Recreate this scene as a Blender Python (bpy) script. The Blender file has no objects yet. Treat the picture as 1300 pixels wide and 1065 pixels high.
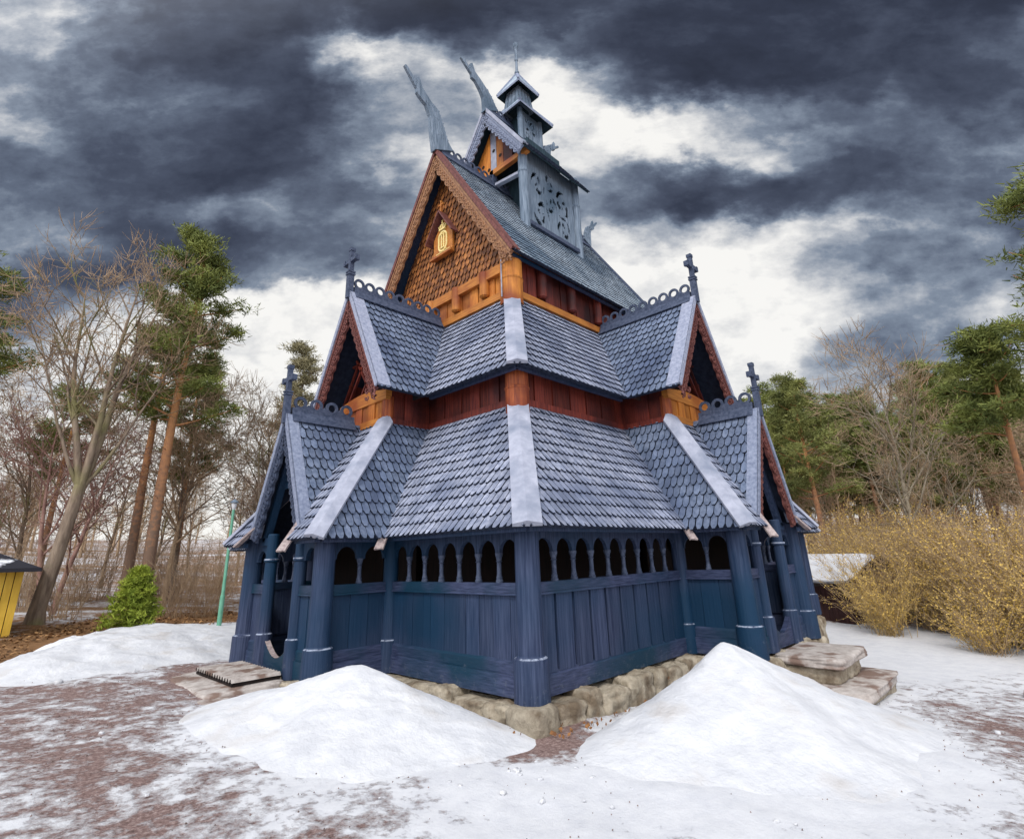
import bpy, math, random
from mathutils import Vector, Matrix, noise
V = Vector
R = math.radians
rnd = random.Random(7)
SC = bpy.context.scene
COL = SC.collection

# ------------------------------------------------------------------ helpers
class MB:
    """collects faces; build() links them as one mesh object"""
    def __init__(s): s.v, s.f, s.m, s.sm = [], [], [], []
    def face(s, pts, m=0, sm=False):
        b = len(s.v); s.v.extend([tuple(p) for p in pts]); s.f.append(tuple(range(b, b + len(pts)))); s.m.append(m); s.sm.append(sm)
    def mesh(s, vs, fs, m=0, sm=False):
        b = len(s.v); s.v.extend([tuple(p) for p in vs])
        for f in fs: s.f.append(tuple(i + b for i in f)); s.m.append(m); s.sm.append(sm)
    def prism(s, pts, d, m=0, ms=None):
        """flat outline pts swept along vector d"""
        if ms is None: ms = m
        d = V(d); n = len(pts); a = [V(p) for p in pts]; b = [p + d for p in a]
        s.mesh(a + b, [tuple(range(n - 1, -1, -1)), tuple(range(n, 2 * n))], m)
        s.mesh(a + b, [(i, (i + 1) % n, n + (i + 1) % n, n + i) for i in range(n)], ms)
    def beam(s, p0, p1, w, h, up=(0, 0, 1), m=0):
        """rectangular bar p0-p1, width w across, height h along up, centred"""
        p0, p1, up = V(p0), V(p1), V(up); d = (p1 - p0).normalized()
        x = d.cross(up).normalized(); u = x.cross(d).normalized()
        c = [-x * w / 2 - u * h / 2, x * w / 2 - u * h / 2, x * w / 2 + u * h / 2, -x * w / 2 + u * h / 2]
        s.prism([p0 + q for q in c], p1 - p0, m)
    def lathe(s, base, prof, seg=16, axis=(0, 0, 1), m=0, mt=None, sm=True):
        """prof: (r, h) list up the axis; mt = {ring index: material}"""
        base = V(base); ax = V(axis).normalized(); t = V((1, 0, 0)) if abs(ax.x) < .9 else V((0, 1, 0))
        x = ax.cross(t).normalized(); y = ax.cross(x)
        vs = []
        for r, h in prof:
            for k in range(seg):
                a = 2 * math.pi * k / seg; vs.append(base + ax * h + (x * math.cos(a) + y * math.sin(a)) * r)
        for i in range(len(prof) - 1):
            s.mesh_ring(vs, i, seg, (mt or {}).get(i, m), sm)
        s.face(vs[:seg][::-1], m); s.face(vs[-seg:], m)
    def mesh_ring(s, vs, i, seg, m, sm):
        q = vs[i * seg:(i + 2) * seg]
        s.mesh(q, [(k, (k + 1) % seg, seg + (k + 1) % seg, seg + k) for k in range(seg)], m, sm)
    def tube(s, pts, rad, seg=5, m=0):
        pts = [V(p) for p in pts]; vs = []
        for i, p in enumerate(pts):
            d = (pts[min(i + 1, len(pts) - 1)] - pts[max(i - 1, 0)]).normalized()
            t = V((0, 0, 1)) if abs(d.z) < .85 else V((1, 0, 0))
            x = d.cross(t).normalized(); y = d.cross(x)
            for k in range(seg):
                a = 2 * math.pi * k / seg; vs.append(p + (x * math.cos(a) + y * math.sin(a)) * rad[i])
        fs = []
        for i in range(len(pts) - 1):
            for k in range(seg):
                fs.append((i * seg + k, i * seg + (k + 1) % seg, (i + 1) * seg + (k + 1) % seg, (i + 1) * seg + k))
        s.mesh(vs, fs, m, True)
    def build(s, name, mats, parent=None, smooth=None):
        me = bpy.data.meshes.new(name)
        me.from_pydata(s.v, [], s.f)
        for mt in (mats if isinstance(mats, (list, tuple)) else [mats]): me.materials.append(mt)
        me.polygons.foreach_set('material_index', s.m)
        me.polygons.foreach_set('use_smooth', s.sm)
        me.update()
        o = bpy.data.objects.new(name, me); COL.objects.link(o)
        if parent: o.parent = parent
        return o

def tag(o, label=None, cat=None, group=None, kind=None):
    if label: o['label'] = label
    if cat: o['category'] = cat
    if group: o['group'] = group
    if kind: o['kind'] = kind
    return o
def empty(name, loc, rz=0):
    o = bpy.data.objects.new(name, None); COL.objects.link(o); o.location = loc; o.rotation_euler = (0, 0, rz); o.empty_display_size = .3
    return o
def copy_tree(o, parent=None):
    c = o.copy(); COL.objects.link(c); c.parent = parent
    for ch in [x for x in bpy.data.objects if x.parent == o]: copy_tree(ch, c)
    return c

# ------------------------------------------------------------------ materials
def mat(name, c1, c2, scale=(4, 4, 4), detail=6, rough=.8, bump=.15, ramp=(.35, .65), c3=None, fine=None, spec=.3, bdist=.02, island=0, splash=None):
    m = bpy.data.materials.new(name); m.use_nodes = True
    N, L = m.node_tree.nodes, m.node_tree.links
    b = N['Principled BSDF']; b.inputs['Roughness'].default_value = rough; b.inputs['Specular IOR Level'].default_value = spec
    tc = N.new('ShaderNodeTexCoord'); mp = N.new('ShaderNodeMapping'); mp.inputs['Scale'].default_value = scale
    L.new(tc.outputs['Object'], mp.inputs[0])
    n = N.new('ShaderNodeTexNoise'); n.inputs['Scale'].default_value = 1; n.inputs['Detail'].default_value = detail; n.inputs['Roughness'].default_value = .62
    L.new(mp.outputs[0], n.inputs[0])
    cr = N.new('ShaderNodeValToRGB'); e = cr.color_ramp.elements
    e[0].position, e[0].color = ramp[0], (*c1, 1); e[1].position, e[1].color = ramp[1], (*c2, 1)
    L.new(n.outputs[0], cr.inputs[0]); out = cr.outputs[0]
    if c3:      # broad patches of a third colour
        n2 = N.new('ShaderNodeTexNoise'); n2.inputs['Scale'].default_value = c3[1]; n2.inputs['Detail'].default_value = 4
        L.new(tc.outputs['Object'], n2.inputs[0])
        mr = N.new('ShaderNodeMapRange'); mr.inputs[1].default_value = c3[2]; mr.inputs[2].default_value = c3[3]; L.new(n2.outputs[0], mr.inputs[0])
        mx = N.new('ShaderNodeMix'); mx.data_type = 'RGBA'; L.new(mr.outputs[0], mx.inputs[0]); L.new(out, mx.inputs[6]); mx.inputs[7].default_value = (*c3[0], 1)
        out = mx.outputs[2]
    if island:      # every shingle / board weathered a little differently
        ge = N.new('ShaderNodeNewGeometry'); mr = N.new('ShaderNodeMapRange'); mr.inputs[3].default_value = 1 - island; mr.inputs[4].default_value = 1 + island * .35; L.new(ge.outputs['Random Per Island'], mr.inputs[0])
        hs = N.new('ShaderNodeHueSaturation'); L.new(mr.outputs[0], hs.inputs['Value']); L.new(out, hs.inputs['Color']); out = hs.outputs[0]
    if splash:      # dried mud and frost specks thrown up on the lowest boards
        sx = N.new('ShaderNodeSeparateXYZ'); L.new(tc.outputs['Object'], sx.inputs[0])
        n3 = N.new('ShaderNodeTexNoise'); n3.inputs['Scale'].default_value = 9; n3.inputs['Detail'].default_value = 9; n3.inputs['Roughness'].default_value = .75; L.new(tc.outputs['Object'], n3.inputs[0])
        a = N.new('ShaderNodeMath'); a.operation = 'MULTIPLY_ADD'; a.inputs[1].default_value = -.22; L.new(sx.outputs[2], a.inputs[0]); L.new(n3.outputs[0], a.inputs[2])
        m3 = N.new('ShaderNodeMapRange'); m3.inputs[1].default_value = .46; m3.inputs[2].default_value = .60; m3.inputs[4].default_value = .55; L.new(a.outputs[0], m3.inputs[0])
        mx = N.new('ShaderNodeMix'); mx.data_type = 'RGBA'; L.new(m3.outputs[0], mx.inputs[0]); L.new(out, mx.inputs[6]); mx.inputs[7].default_value = (*splash, 1); out = mx.outputs[2]
    L.new(out, b.inputs['Base Color'])
    if bump:
        bp = N.new('ShaderNodeBump'); bp.inputs['Strength'].default_value = bump; bp.inputs['Distance'].default_value = bdist
        L.new(n.outputs[0], bp.inputs['Height']); L.new(bp.outputs[0], b.inputs['Normal'])
    return m
M = {}
M['tar'] = mat('tarred_wood', (.014, .024, .062), (.064, .084, .152), (34, 34, 1.3), rough=.62, bump=.5, ramp=(.33, .68), c3=((.006, .034, .078), .32, .43, .66), spec=.25, island=.16, splash=(.13, .15, .19))
M['tarsm'] = mat('tarred_rail_wood', (.018, .028, .068), (.070, .088, .170), (4, 4, 34), rough=.5, bump=.45, ramp=(.33, .68), c3=((.006, .036, .07), .55, .46, .62), island=.25, splash=(.13, .15, .19))
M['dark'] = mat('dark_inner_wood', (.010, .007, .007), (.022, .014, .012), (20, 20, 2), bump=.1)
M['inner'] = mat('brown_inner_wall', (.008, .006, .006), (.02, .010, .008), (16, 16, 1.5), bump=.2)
M['inner2'] = mat('gable_inner_boards', (.02, .022, .03), (.085, .035, .022), (16, 16, 1.2), bump=.3, c3=((.012, .02, .028), .7, .45, .6))
M['red'] = mat('red_wood', (.09, .016, .014), (.25, .045, .026), (26, 26, 1.2), rough=.55, bump=.4, c3=((.05, .012, .012), .8, .48, .66), island=.45)
M['redor'] = mat('red_orange_post_wood', (.17, .035, .018), (.42, .11, .03), (22, 22, 1.2), rough=.5, bump=.35, c3=((.15, .025, .016), .9, .48, .66))
M['orange'] = mat('orange_wood', (.40, .13, .025), (.68, .26, .045), (20, 20, 1.5), rough=.55, bump=.35, c3=((.26, .06, .02), .8, .48, .66), island=.35)  # same timber as red_wood; its brighter glow is put into the colour
M['orangeh'] = mat('orange_beam_wood', (.38, .13, .028), (.62, .25, .05), (1.6, 1.6, 26), rough=.55, bump=.3, c3=((.28, .07, .02), .8, .5, .7))
M['gshingle'] = mat('orange_shingle', (.15, .05, .02), (.46, .18, .05), (7, 7, 7), rough=.55, bump=.25, ramp=(.38, .62), island=.5)
M['gdark'] = mat('shingle_edge', (.03, .012, .012), (.06, .02, .014), (6, 6, 6))
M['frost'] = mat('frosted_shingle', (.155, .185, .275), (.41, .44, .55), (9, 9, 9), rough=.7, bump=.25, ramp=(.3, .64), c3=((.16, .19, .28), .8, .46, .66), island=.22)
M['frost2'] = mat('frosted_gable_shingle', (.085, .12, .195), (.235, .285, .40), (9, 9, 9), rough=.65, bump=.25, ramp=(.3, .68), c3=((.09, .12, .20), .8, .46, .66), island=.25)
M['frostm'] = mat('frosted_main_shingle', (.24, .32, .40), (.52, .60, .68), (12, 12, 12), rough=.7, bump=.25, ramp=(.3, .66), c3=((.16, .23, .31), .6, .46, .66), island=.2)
M['navy'] = mat('frostless_shingle_edge', (.008, .013, .03), (.022, .032, .06), (8, 8, 8))  # bare dark sides of the shingles; frost lies on the tops only
M['board'] = mat('frosted_board', (.29, .31, .39), (.46, .48, .57), (5, 5, 5), detail=12, rough=.7, bump=.3, ramp=(.3, .7), c3=((.22, .25, .33), 1.6, .48, .72), island=.12)
M['boardm'] = mat('frosted_verge_board', (.22, .25, .35), (.42, .45, .56), (14, 14, 14), rough=.7, bump=.35, ramp=(.3, .7))
M['boardd'] = mat('frosted_dark_board', (.15, .18, .27), (.32, .36, .47), (14, 14, 14), rough=.7, bump=.3, ramp=(.3, .7))
M['crest'] = mat('dark_carved_wood', (.03, .045, .085), (.085, .105, .165), (12, 12, 12), rough=.6, bump=.3)
M['barge'] = mat('red_brown_carved_wood', (.09, .03, .03), (.23, .085, .07), (12, 12, 12), rough=.6, bump=.35)
M['bargeo'] = mat('orange_brown_carved_wood', (.20, .095, .055), (.42, .22, .11), (12, 12, 12), rough=.6, bump=.35)
M['pink'] = mat('weathered_board_end', (.26, .20, .20), (.50, .42, .40), (14, 14, 14), rough=.75, bump=.3)
M['grey'] = mat('weathered_grey_wood', (.085, .125, .175), (.25, .31, .39), (26, 26, 1.5), rough=.65, bump=.4, c3=((.07, .11, .16), .7, .48, .68))
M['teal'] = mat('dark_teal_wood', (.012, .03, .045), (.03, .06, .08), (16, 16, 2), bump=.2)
M['gold'] = mat('gilding', (.85, .62, .16), (.95, .80, .38), (20, 20, 20), rough=.35, bump=.05, spec=.6)
M['stone'] = mat('foundation_stone', (.30, .25, .18), (.60, .52, .40), (5, 5, 5), detail=10, rough=.9, bump=1., c3=((.20, .15, .10), 2.6, .48, .64), bdist=.08, island=.32)
M['slab'] = mat('stone_slab', (.36, .31, .28), (.58, .53, .49), (6, 6, 6), detail=10, rough=.9, bump=.6, c3=((.22, .15, .12), 2.2, .5, .6), bdist=.04)
M['snow'] = mat('snow', (.62, .63, .66), (.75, .755, .77), (2.6, 2.6, 2.6), detail=12, rough=.75, bump=1., c3=((.56, .54, .53), 1.3, .56, .72), spec=.2, bdist=.06)
M['frostrim'] = mat('frost_rim', (.03, .042, .09), (.36, .41, .52), (9, 9, 9), bump=.1, ramp=(.40, .58))

# ------------------------------------------------------------------ shingles
def clip(poly, P):
    """Sutherland-Hodgman: clip 2D poly by convex ccw polygon P"""
    out = poly
    for i in range(len(P)):
        a, b = P[i], P[(i + 1) % len(P)]; inp, out = out, []
        if not inp: return []
        ins = lambda q: (b[0] - a[0]) * (q[1] - a[1]) - (b[1] - a[1]) * (q[0] - a[0]) >= 0
        for j in range(len(inp)):
            c, d = inp[j], inp[(j + 1) % len(inp)]; ic, idd = ins(c), ins(d)
            if ic: out.append(c)
            if ic != idd:
                x1, y1 = b[0] - a[0], b[1] - a[1]; x2, y2 = d[0] - c[0], d[1] - c[1]
                den = x1 * y2 - y1 * x2
                if abs(den) > 1e-12:
                    t = ((c[0] - a[0]) * y1 - (c[1] - a[1]) * x1) / den; out.append((c[0] + x2 * t, c[1] + y2 * t))
    return out
def slope(poly3, eave=(0, 1), w=.155, e=.25, tip='hex', th=.032, lift=.062, deck=None, over=.05, vgap=.11, seed=1, nrm=None):
    """shingled roof plane over a convex 3D polygon; poly3[eave] is the lower edge. mat 0 = top, 1 = edges"""
    rr = random.Random(seed); mb = MB(); P = [V(p) for p in poly3]
    o = P[eave[0]]; u = (P[eave[1]] - o).normalized()
    n = V((0, 0, 0))
    for i in range(len(P)): n += (P[i] - o).cross(P[(i + 1) % len(P)] - o)
    n.normalize()
    if nrm is not None:
        if n.dot(V(nrm)) < 0: n = -n
    elif n.z < 0: n = -n
    v = n.cross(u).normalized()
    if v.z < 0: v = -v
    uv = [((p - o).dot(u), (p - o).dot(v)) for p in P]
    area = sum(uv[i][0] * uv[(i + 1) % len(uv)][1] - uv[(i + 1) % len(uv)][0] * uv[i][1] for i in range(len(uv)))
    if area < 0: uv = uv[::-1]
    mb.prism([p - n * .004 for p in P], -n * .045, 1)
    vmax = max(q[1] for q in uv); u0 = min(q[0] for q in uv); u1 = max(q[0] for q in uv)
    CP = [(q[0], q[1] - over if q[1] < 1e-4 else q[1]) for q in uv]
    row = 0; y = -over
    while y < vmax:
        ln = e * 1.75; x = u0 - w + (w / 2 if row % 2 else 0)
        while x < u1 + w:
            ww = w * (1 - vgap) * rr.uniform(.93, 1.03) / 2; dy = rr.uniform(-.007, .007) if row else 0; dx = rr.uniform(-.005, .005)
            if tip == 'hex': pts = [(-ww, ln), (-ww, .085 * e / .26), (-ww * .45, 0), (ww * .45, 0), (ww, .085 * e / .26), (ww, ln)]
            else: pts = [(-ww, ln), (-ww, .13 * e / .26), (-ww * .7, .05 * e / .26), (0, -.01), (ww * .7, .05 * e / .26), (ww, .13 * e / .26), (ww, ln)]
            pts = [(x + dx + a, y + dy + b) for a, b in pts]
            cp = clip(pts, CP)
            if len(cp) > 2:
                lf = lift * rr.uniform(.9, 1.12); tl = rr.uniform(-.12, .12) * .03
                def at(q, down=0):
                    t = (q[1] - y) / ln
                    return o + u * q[0] + v * q[1] + n * (.004 + lf * (1 - t) + tl * (q[0] - x) / w - down)
                top = [at(q) for q in cp]; bot = [at(q, th + .012) for q in cp]; k = len(cp)
                mb.mesh(top, [tuple(range(k))], 0)
                mb.mesh(top + bot, [(i, (i + 1) % k, k + (i + 1) % k, k + i) for i in range(k)], 1)
            x += w
        y += e; row += 1
    return mb, n

# ------------------------------------------------------------------ church dimensions (fitted)
z0, ze1, o1 = .32, 2.70, .458
d1, zt1 = 1.381, 5.262
ze2, o2, d2, zt2 = 5.915, .496, 2.617, 8.619
ze3, o3, zm, xm = 9.682, .447, 14.81, 2.276
SL = dict(k='L', a=3.71, p=1.424, al=.949, w=3.289, b=4.385, q=.149, g=5.40, zl=5.335, nf=1.643, zg=8.749, nu=.368, tot=10.80)
SR = dict(k='R', a=4.795, p=1.294, al=.88, w=3.197, b=5.297, q=.049, g=6.40, zl=5.36, nf=1.587, zg=8.70, nu=.508, tot=12.80)
def W(S, s, n, z): return V((-n, s, z)) if S['k'] == 'L' else V((s, -n, z))
Ym = 5.42; Xm = 6.40; LX = SR['tot']; LY = SL['tot']

church = empty('stave_church', (0, 0, 0))
tag(church, 'dark tarred wooden stave church with frosted tiered shingle roofs, dragon heads and ridge turret', 'church')

def hip(p0, p1, nrm, w=.40, name='hip_board', parent=None, lift=.085, peak=True, m=None):
    """wide board over a hip from p0 (low) to p1 (top), faintly ridged, peaked at the top"""
    p0, p1, n = V(p0), V(p1), V(nrm).normalized(); d = (p1 - p0).normalized(); n = (n - d * n.dot(d)).normalized(); x = d.cross(n)
    mb = MB(); w /= 2
    def prof(p, k=1.): return [p - x * w * k + n * (lift - .03), p + n * (lift + .025), p + x * w * k + n * (lift - .03), p + x * w * k + n * (lift - .085), p - x * w * k + n * (lift - .085)]
    a, b = prof(p0), prof(p1)
    mb.mesh(a + b, [(i, (i + 1) % 5, 5 + (i + 1) % 5, 5 + i) for i in range(5)] + [(4, 3, 2, 1, 0)])
    if peak:
        t = p1 + d * .22
        tip = [t + n * (lift + .025), t + n * (lift - .085)]
        mb.mesh(b + tip, [(0, 1, 5), (1, 2, 5), (2, 3, 6, 5), (4, 0, 5, 6), (3, 4, 6)])
    else: mb.face(b)
    return mb.build(name, m or M['board'], parent)

# ------------------------------------------------------------------ posts
def post(S, s, n, zt, r, rb, hb, collar=None, top=None):
    mb = MB(); p = W(S, s, n, 0); b = z0 - .03
    prof = [(rb * 1.02, b), (rb, b + hb * .5), (rb * .99, b + hb - .035), (rb * .95, b + hb - .012), (r * 1.06, b + hb + .008), (r, b + hb + .03)]
    mt = {3: 1}
    prof.append((r * .985, zt * .5))
    if collar:
        prof += [(r * .97, collar - .05), (r * 1.16, collar - .03), (r * 1.2, collar), (r * 1.16, collar + .025), (r * .95, collar + .045)]
        mt[9] = 1
    prof.append((r * .94, zt))
    if top: prof += [(r * .8, zt + .03)]
    mb.lathe(p, prof, 20, m=0, mt=mt)
    return mb.build('gallery_post', [M['tar'], M['frostrim']], church)

# ------------------------------------------------------------------ gallery wall bay between two points
def gallery_wall(S, A, B, ra, rb, narch, style='plank', back=False):
    """A, B = (s, n) of the two post centres; outward is the left-hand side for L"""
    a, b = W(S, *A, 0), W(S, *B, 0); d = (b - a).normalized(); ln = (b - a).length
    c = W(S, .5 * (SL['tot'] if S['k'] == 'L' else SR['tot']), -4, 0)
    nn = V((d.y, -d.x, 0)); mid = (a + b) / 2
    if nn.dot(c - mid) > 0: nn = -nn
    a = a + d * ra * .7; b = b - d * rb * .7; ln = (b - a).length
    at = lambda t, off, z: a + d * t + nn * off + V((0, 0, z))
    r = random.Random(int(ln * 1000) + int(A[0] * 10))
    zr0, zr1 = 1.70, 1.88
    mb = MB(); zs = .62 if style != 'plank' else .80
    if style == 'stave':
        n = max(3, int(ln / .42)); pw = ln / n
        for i in range(n):
            mb.prism([at(i * pw + .028, .015 + r.uniform(-.004, .004), zs - .02), at((i + 1) * pw - .028, .015 + r.uniform(-.004, .004), zs - .02), at((i + 1) * pw - .028, .015, zr0 + .02), at(i * pw + .028, .015, zr0 + .02)], nn * -.07)
        mb.prism([at(0, -.075, zs - .02), at(ln, -.075, zs - .02), at(ln, -.075, zr0 + .02), at(0, -.075, zr0 + .02)], nn * -.03)
    else:
        n = max(2, int(ln / .30)); x = 0; cuts = sorted([r.uniform(0, ln) for _ in range(n - 1)]) ; cuts = [ln * (i + r.uniform(-.2, .2)) / n for i in range(1, n)]
        for x0, x1 in zip([0] + cuts, cuts + [ln]):
            of = r.uniform(-.006, .006)
            mb.prism([at(x0 + .004, of, zs - .02), at(x1 - .004, of, zs - .02), at(x1 - .004, of, zr0 + .02), at(x0 + .004, of, zr0 + .02)], nn * -.07)
    w = mb.build('gallery_wall', M['tar'], church)
    mb = MB()
    mb.prism([at(0, .03, z0 - .02), at(ln, .03, z0 - .02), at(ln, .03, zs - .05), at(ln, -.01, zs), at(0, -.01, zs), at(0, .03, zs - .05)][:4] + [at(0, -.01, zs), at(0, .03, zs - .05)], nn * -.10)
    if style == 'plank': mb.prism([at(0, .055, z0 - .02), at(ln, .055, z0 - .02), at(ln, .055, .60), at(0, .055, .60)], nn * -.022)
    mb.build('sill_beam', M['tarsm'], w)
    mb = MB()
    mb.prism([at(0, .045, zr0 + .035), at(ln, .045, zr0 + .035), at(ln, .045, zr1), at(0, .045, zr1)], nn * -.14)
    mb.prism([at(0, .058, zr0), at(ln, .058, zr0), at(ln, .058, zr0 + .032), at(0, .058, zr0 + .032)], nn * -.12)
    mb.build('rail', M['tarsm'], w)
    # arcade above the rail
    pit = ln / narch; cw = .065; zsp = 2.32; rad = min(pit / 2 - .05, .21); ztop = ze1 + .14
    mb = MB()
    K = 12
    for i in range(narch):
        cx = (i + .5) * pit
        arc = [(cx - rad * math.cos(math.pi * k / K), zsp + .02 + rad * math.sin(math.pi * k / K)) for k in range(K + 1)]
        pts = [(i * pit, zsp)] + [(cx - rad, zsp)] + arc + [(cx + rad, zsp)] + [((i + 1) * pit, zsp)]
        for off in (.02, -.05):
            for k in range(len(pts) - 1):
                p, q = pts[k], pts[k + 1]
                if abs(p[0] - q[0]) > 1e-6: mb.face([at(p[0], off, p[1]), at(q[0], off, q[1]), at(q[0], off, ztop), at(p[0], off, ztop)])
        for k in range(len(pts) - 1):
            p, q = pts[k], pts[k + 1]; mb.face([at(p[0], .02, p[1]), at(q[0], .02, q[1]), at(q[0], -.05, q[1]), at(p[0], -.05, p[1])])
    mb.build('arch_panel', M['tar'], w)
    for i in range(1, narch):
        mb = MB(); rr = .039
        mb.lathe(at(i * pit, -.015, 0), [(.06, zr1 - .01), (.062, zr1 + .03), (.05, zr1 + .05), (.052, zr1 + .08), (rr + .004, zr1 + .10), (rr, zr1 + .13), (rr * .95, zsp - .13), (rr + .016, zsp - .12), (rr, zsp - .105), (.05, zsp - .06), (.062, zsp - .03), (.066, zsp + .01)], 10)
        mb.build('colonette', M['crest'], w)
    return w

for S in (SL, SR):
    a, p, al, w, g, tot = S['a'], S['p'], S['al'], S['w'], S['g'], S['tot']
    e = a + w; ea = tot - a
    st = 'plank' if S['k'] == 'L' else 'stave'
    post(S, a, 0, ze1 + .1, .15, .185, .55); post(S, tot - a, 0, ze1 + .1, .15, .185, .55)
    for s_ in (a, e): post(S, s_, p, ze1 + .1, .20, .262, .58)
    for s_ in (a + al, e - al): post(S, s_, p, 2.86, .125, .165, .66, collar=2.36, top=True)
    gallery_wall(S, (0, 0), (a, 0), .2, .15, 7 if S['k'] == 'L' else 9, st)
    gallery_wall(S, (a, 0), (a, p), .15, .2, 2, 'plank')
    gallery_wall(S, (a, p), (a + al, p), .2, .13, 1, 'plank')
    gallery_wall(S, (e - al, p), (e, p), .13, .2, 1, 'plank')
    gallery_wall(S, (e, p), (e, 0), .2, .15, 2, 'plank')
    gallery_wall(S, (e, 0), (tot, 0), .15, .2, 7 if S['k'] == 'L' else 9, st)
    # threshold with a scooped top
    mb = MB(); K = 10; x0, x1 = a + al + .1, e - al - .1
    top = [W(S, x0 + (x1 - x0) * k / K, p + .03, .86 - .30 * math.sin(math.pi * k / K)) for k in range(K + 1)]
    mb.prism([W(S, x0, p + .03, z0 - .02)] + top + [W(S, x1, p + .03, z0 - .02)], W(S, 0, -.10, 0) - W(S, 0, 0, 0))
    th = mb.build('threshold', M['tarsm'], church)
    mb = MB()
    for k in range(K):
        q0, q1 = top[k], top[k + 1]; up = V((0, 0, .006)); i_ = W(S, 0, -.105, 0); o_ = W(S, 0, .003, 0)
        mb.face([q0 + o_ + up, q1 + o_ + up, q1 + i_ + up, q0 + i_ + up])
    mb.build('threshold_top', M['pink'] if S['k'] == 'L' else M['tarsm'], th)  # strip along the scooped top, pale on the left portal only
post(SL, 0, 0, ze1 + .12, .20, .262, .58)
for S, s_ in ((SL, LY), (SR, LX)): post(S, s_, 0, ze1 + .1, .20, .262, .58)
# far corner and plain far sides
mb = MB()
mb.prism([(LX - .05, 0, z0), (LX + .05, 0, z0), (LX + .05, LY, z0), (LX - .05, LY, z0)], (0, 0, ze1 + .1 - z0))
mb.prism([(0, LY - .05, z0 + .003), (LX - .06, LY - .05, z0 + .003), (LX - .06, LY + .05, z0 + .003), (0, LY + .05, z0 + .003)], (0, 0, ze1 + .1 - z0))
mb.build('rear_gallery_wall', M['tar'], church)
# floor of the gallery and the inner wall behind the arcade
mb = MB()
mb.prism([(.05, .05, z0 + .05), (LX - .1, .05, z0 + .05), (LX - .1, LY - .1, z0 + .05), (.05, LY - .1, z0 + .05)], (0, 0, -.05))
for S in (SL, SR):
    c = [W(S, S['a'], .05, z0 + .05), W(S, S['a'] + S['w'], .05, z0 + .05), W(S, S['a'] + S['w'], S['p'] - .1, z0 + .05), W(S, S['a'], S['p'] - .1, z0 + .05)]
    mb.prism(c, (0, 0, -.05))
mb.build('gallery_floor', M['inner'], church)
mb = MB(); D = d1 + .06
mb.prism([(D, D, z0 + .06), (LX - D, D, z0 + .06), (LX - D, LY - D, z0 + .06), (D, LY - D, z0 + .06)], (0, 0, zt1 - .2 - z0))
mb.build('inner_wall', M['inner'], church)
# door in each portal, on the inner wall
for S in (SL, SR):
    mb = MB(); g = S['g']
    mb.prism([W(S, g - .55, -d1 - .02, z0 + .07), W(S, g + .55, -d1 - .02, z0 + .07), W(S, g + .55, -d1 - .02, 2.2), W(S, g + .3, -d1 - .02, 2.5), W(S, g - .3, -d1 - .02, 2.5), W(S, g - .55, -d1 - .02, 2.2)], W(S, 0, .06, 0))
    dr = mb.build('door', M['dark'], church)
    mb = MB()
    for q in (-.68, .68):
        mb = MB(); mb.beam(W(S, g + q, -d1 + .06, z0 + .07), W(S, g + q, -d1 + .06, 2.6), .22, .14, up=W(S, 0, 1, 0)); mb.build('door_jamb', M['inner'], dr)

# ------------------------------------------------------------------ foundation stones
def rock(size, seed, rough=.06, sub=6, pw=5):
    vs, fs = [], []; r0 = V((seed * 3.17, seed * 1.7, seed * .9))
    idx = {}
    def vid(p):
        k = tuple(round(c, 4) for c in p)
        if k not in idx:
            q = V(p); l = (abs(q.x) ** pw + abs(q.y) ** pw + abs(q.z) ** pw) ** (1 / pw); q /= l
            nz = noise.noise(q * 1.3 + r0) * rough * 2.2 + noise.noise(q * 3.5 + r0) * rough + noise.noise(q * 9 + r0) * rough * .35
            q *= 1 + nz; idx[k] = len(vs); vs.append(V((q.x * size[0] / 2, q.y * size[1] / 2, q.z * size[2] / 2)))
        return idx[k]
    for ax in range(3):
        for sg in (-1, 1):
            for i in range(sub):
                for j in range(sub):
                    f = []
                    for di, dj in ((0, 0), (1, 0), (1, 1), (0, 1)):
                        c = [0, 0, 0]; c[ax] = sg; c[(ax + 1) % 3] = -1 + 2 * (i + di) / sub; c[(ax + 2) % 3] = -1 + 2 * (j + dj) / sub; f.append(vid(c))
                    fs.append(tuple(f if sg > 0 else f[::-1]))
    return vs, fs
def gz(x, y):
    z = -.05 * max(-8, min(10, x)) + .03 * max(-6, min(22, y))
    r = math.hypot(x - 5, y - 4)
    if r > 24: z += .075 * (min(r, 130) - 24)
    return z
def stones(S, s0, s1, n, seed, dirn='s', nfix=0):
    rr = random.Random(seed); s = s0
    while s < s1 - .15:
        l = min(rr.uniform(.38, 1.0), s1 - s)
        if s1 - s - l < .25: l = s1 - s
        c = W(S, s + l / 2, n + .02 + rr.uniform(-.03, .05), 0) if dirn == 's' else W(S, nfix, s + l / 2, 0)
        zb = gz(c.x, c.y) - .12; zt = z0 - .02 + rr.uniform(-.09, .02); dp = .60
        size = (dp, l * .985, zt - zb) if (S['k'] == 'L') == (dirn == 's') else (l * .985, dp, zt - zb)
        vs, fs = rock(size, rr.uniform(0, 90), .085, sub=12, pw=8)
        mb = MB(); mb.mesh([v + V((c.x, c.y, (zb + zt) / 2)) for v in vs], fs, 0, True)
        mb.build('foundation_stone', M['stone'], church); s += l
for S, sd in ((SL, 3), (SR, 9)):
    stones(S, .22, S['a'] - .05, 0, sd)
    stones(S, S['a'] - .2, S['a'] + S['w'] + .3, S['p'], sd + 1)
    stones(S, .15, S['p'] - .2, 0, sd + 2, 'n', S['a'])
    stones(S, .15, S['p'] - .2, 0, sd + 3, 'n', S['a'] + S['w'])
    stones(S, S['a'] + S['w'] + .1, S['tot'], 0, sd + 4)
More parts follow.
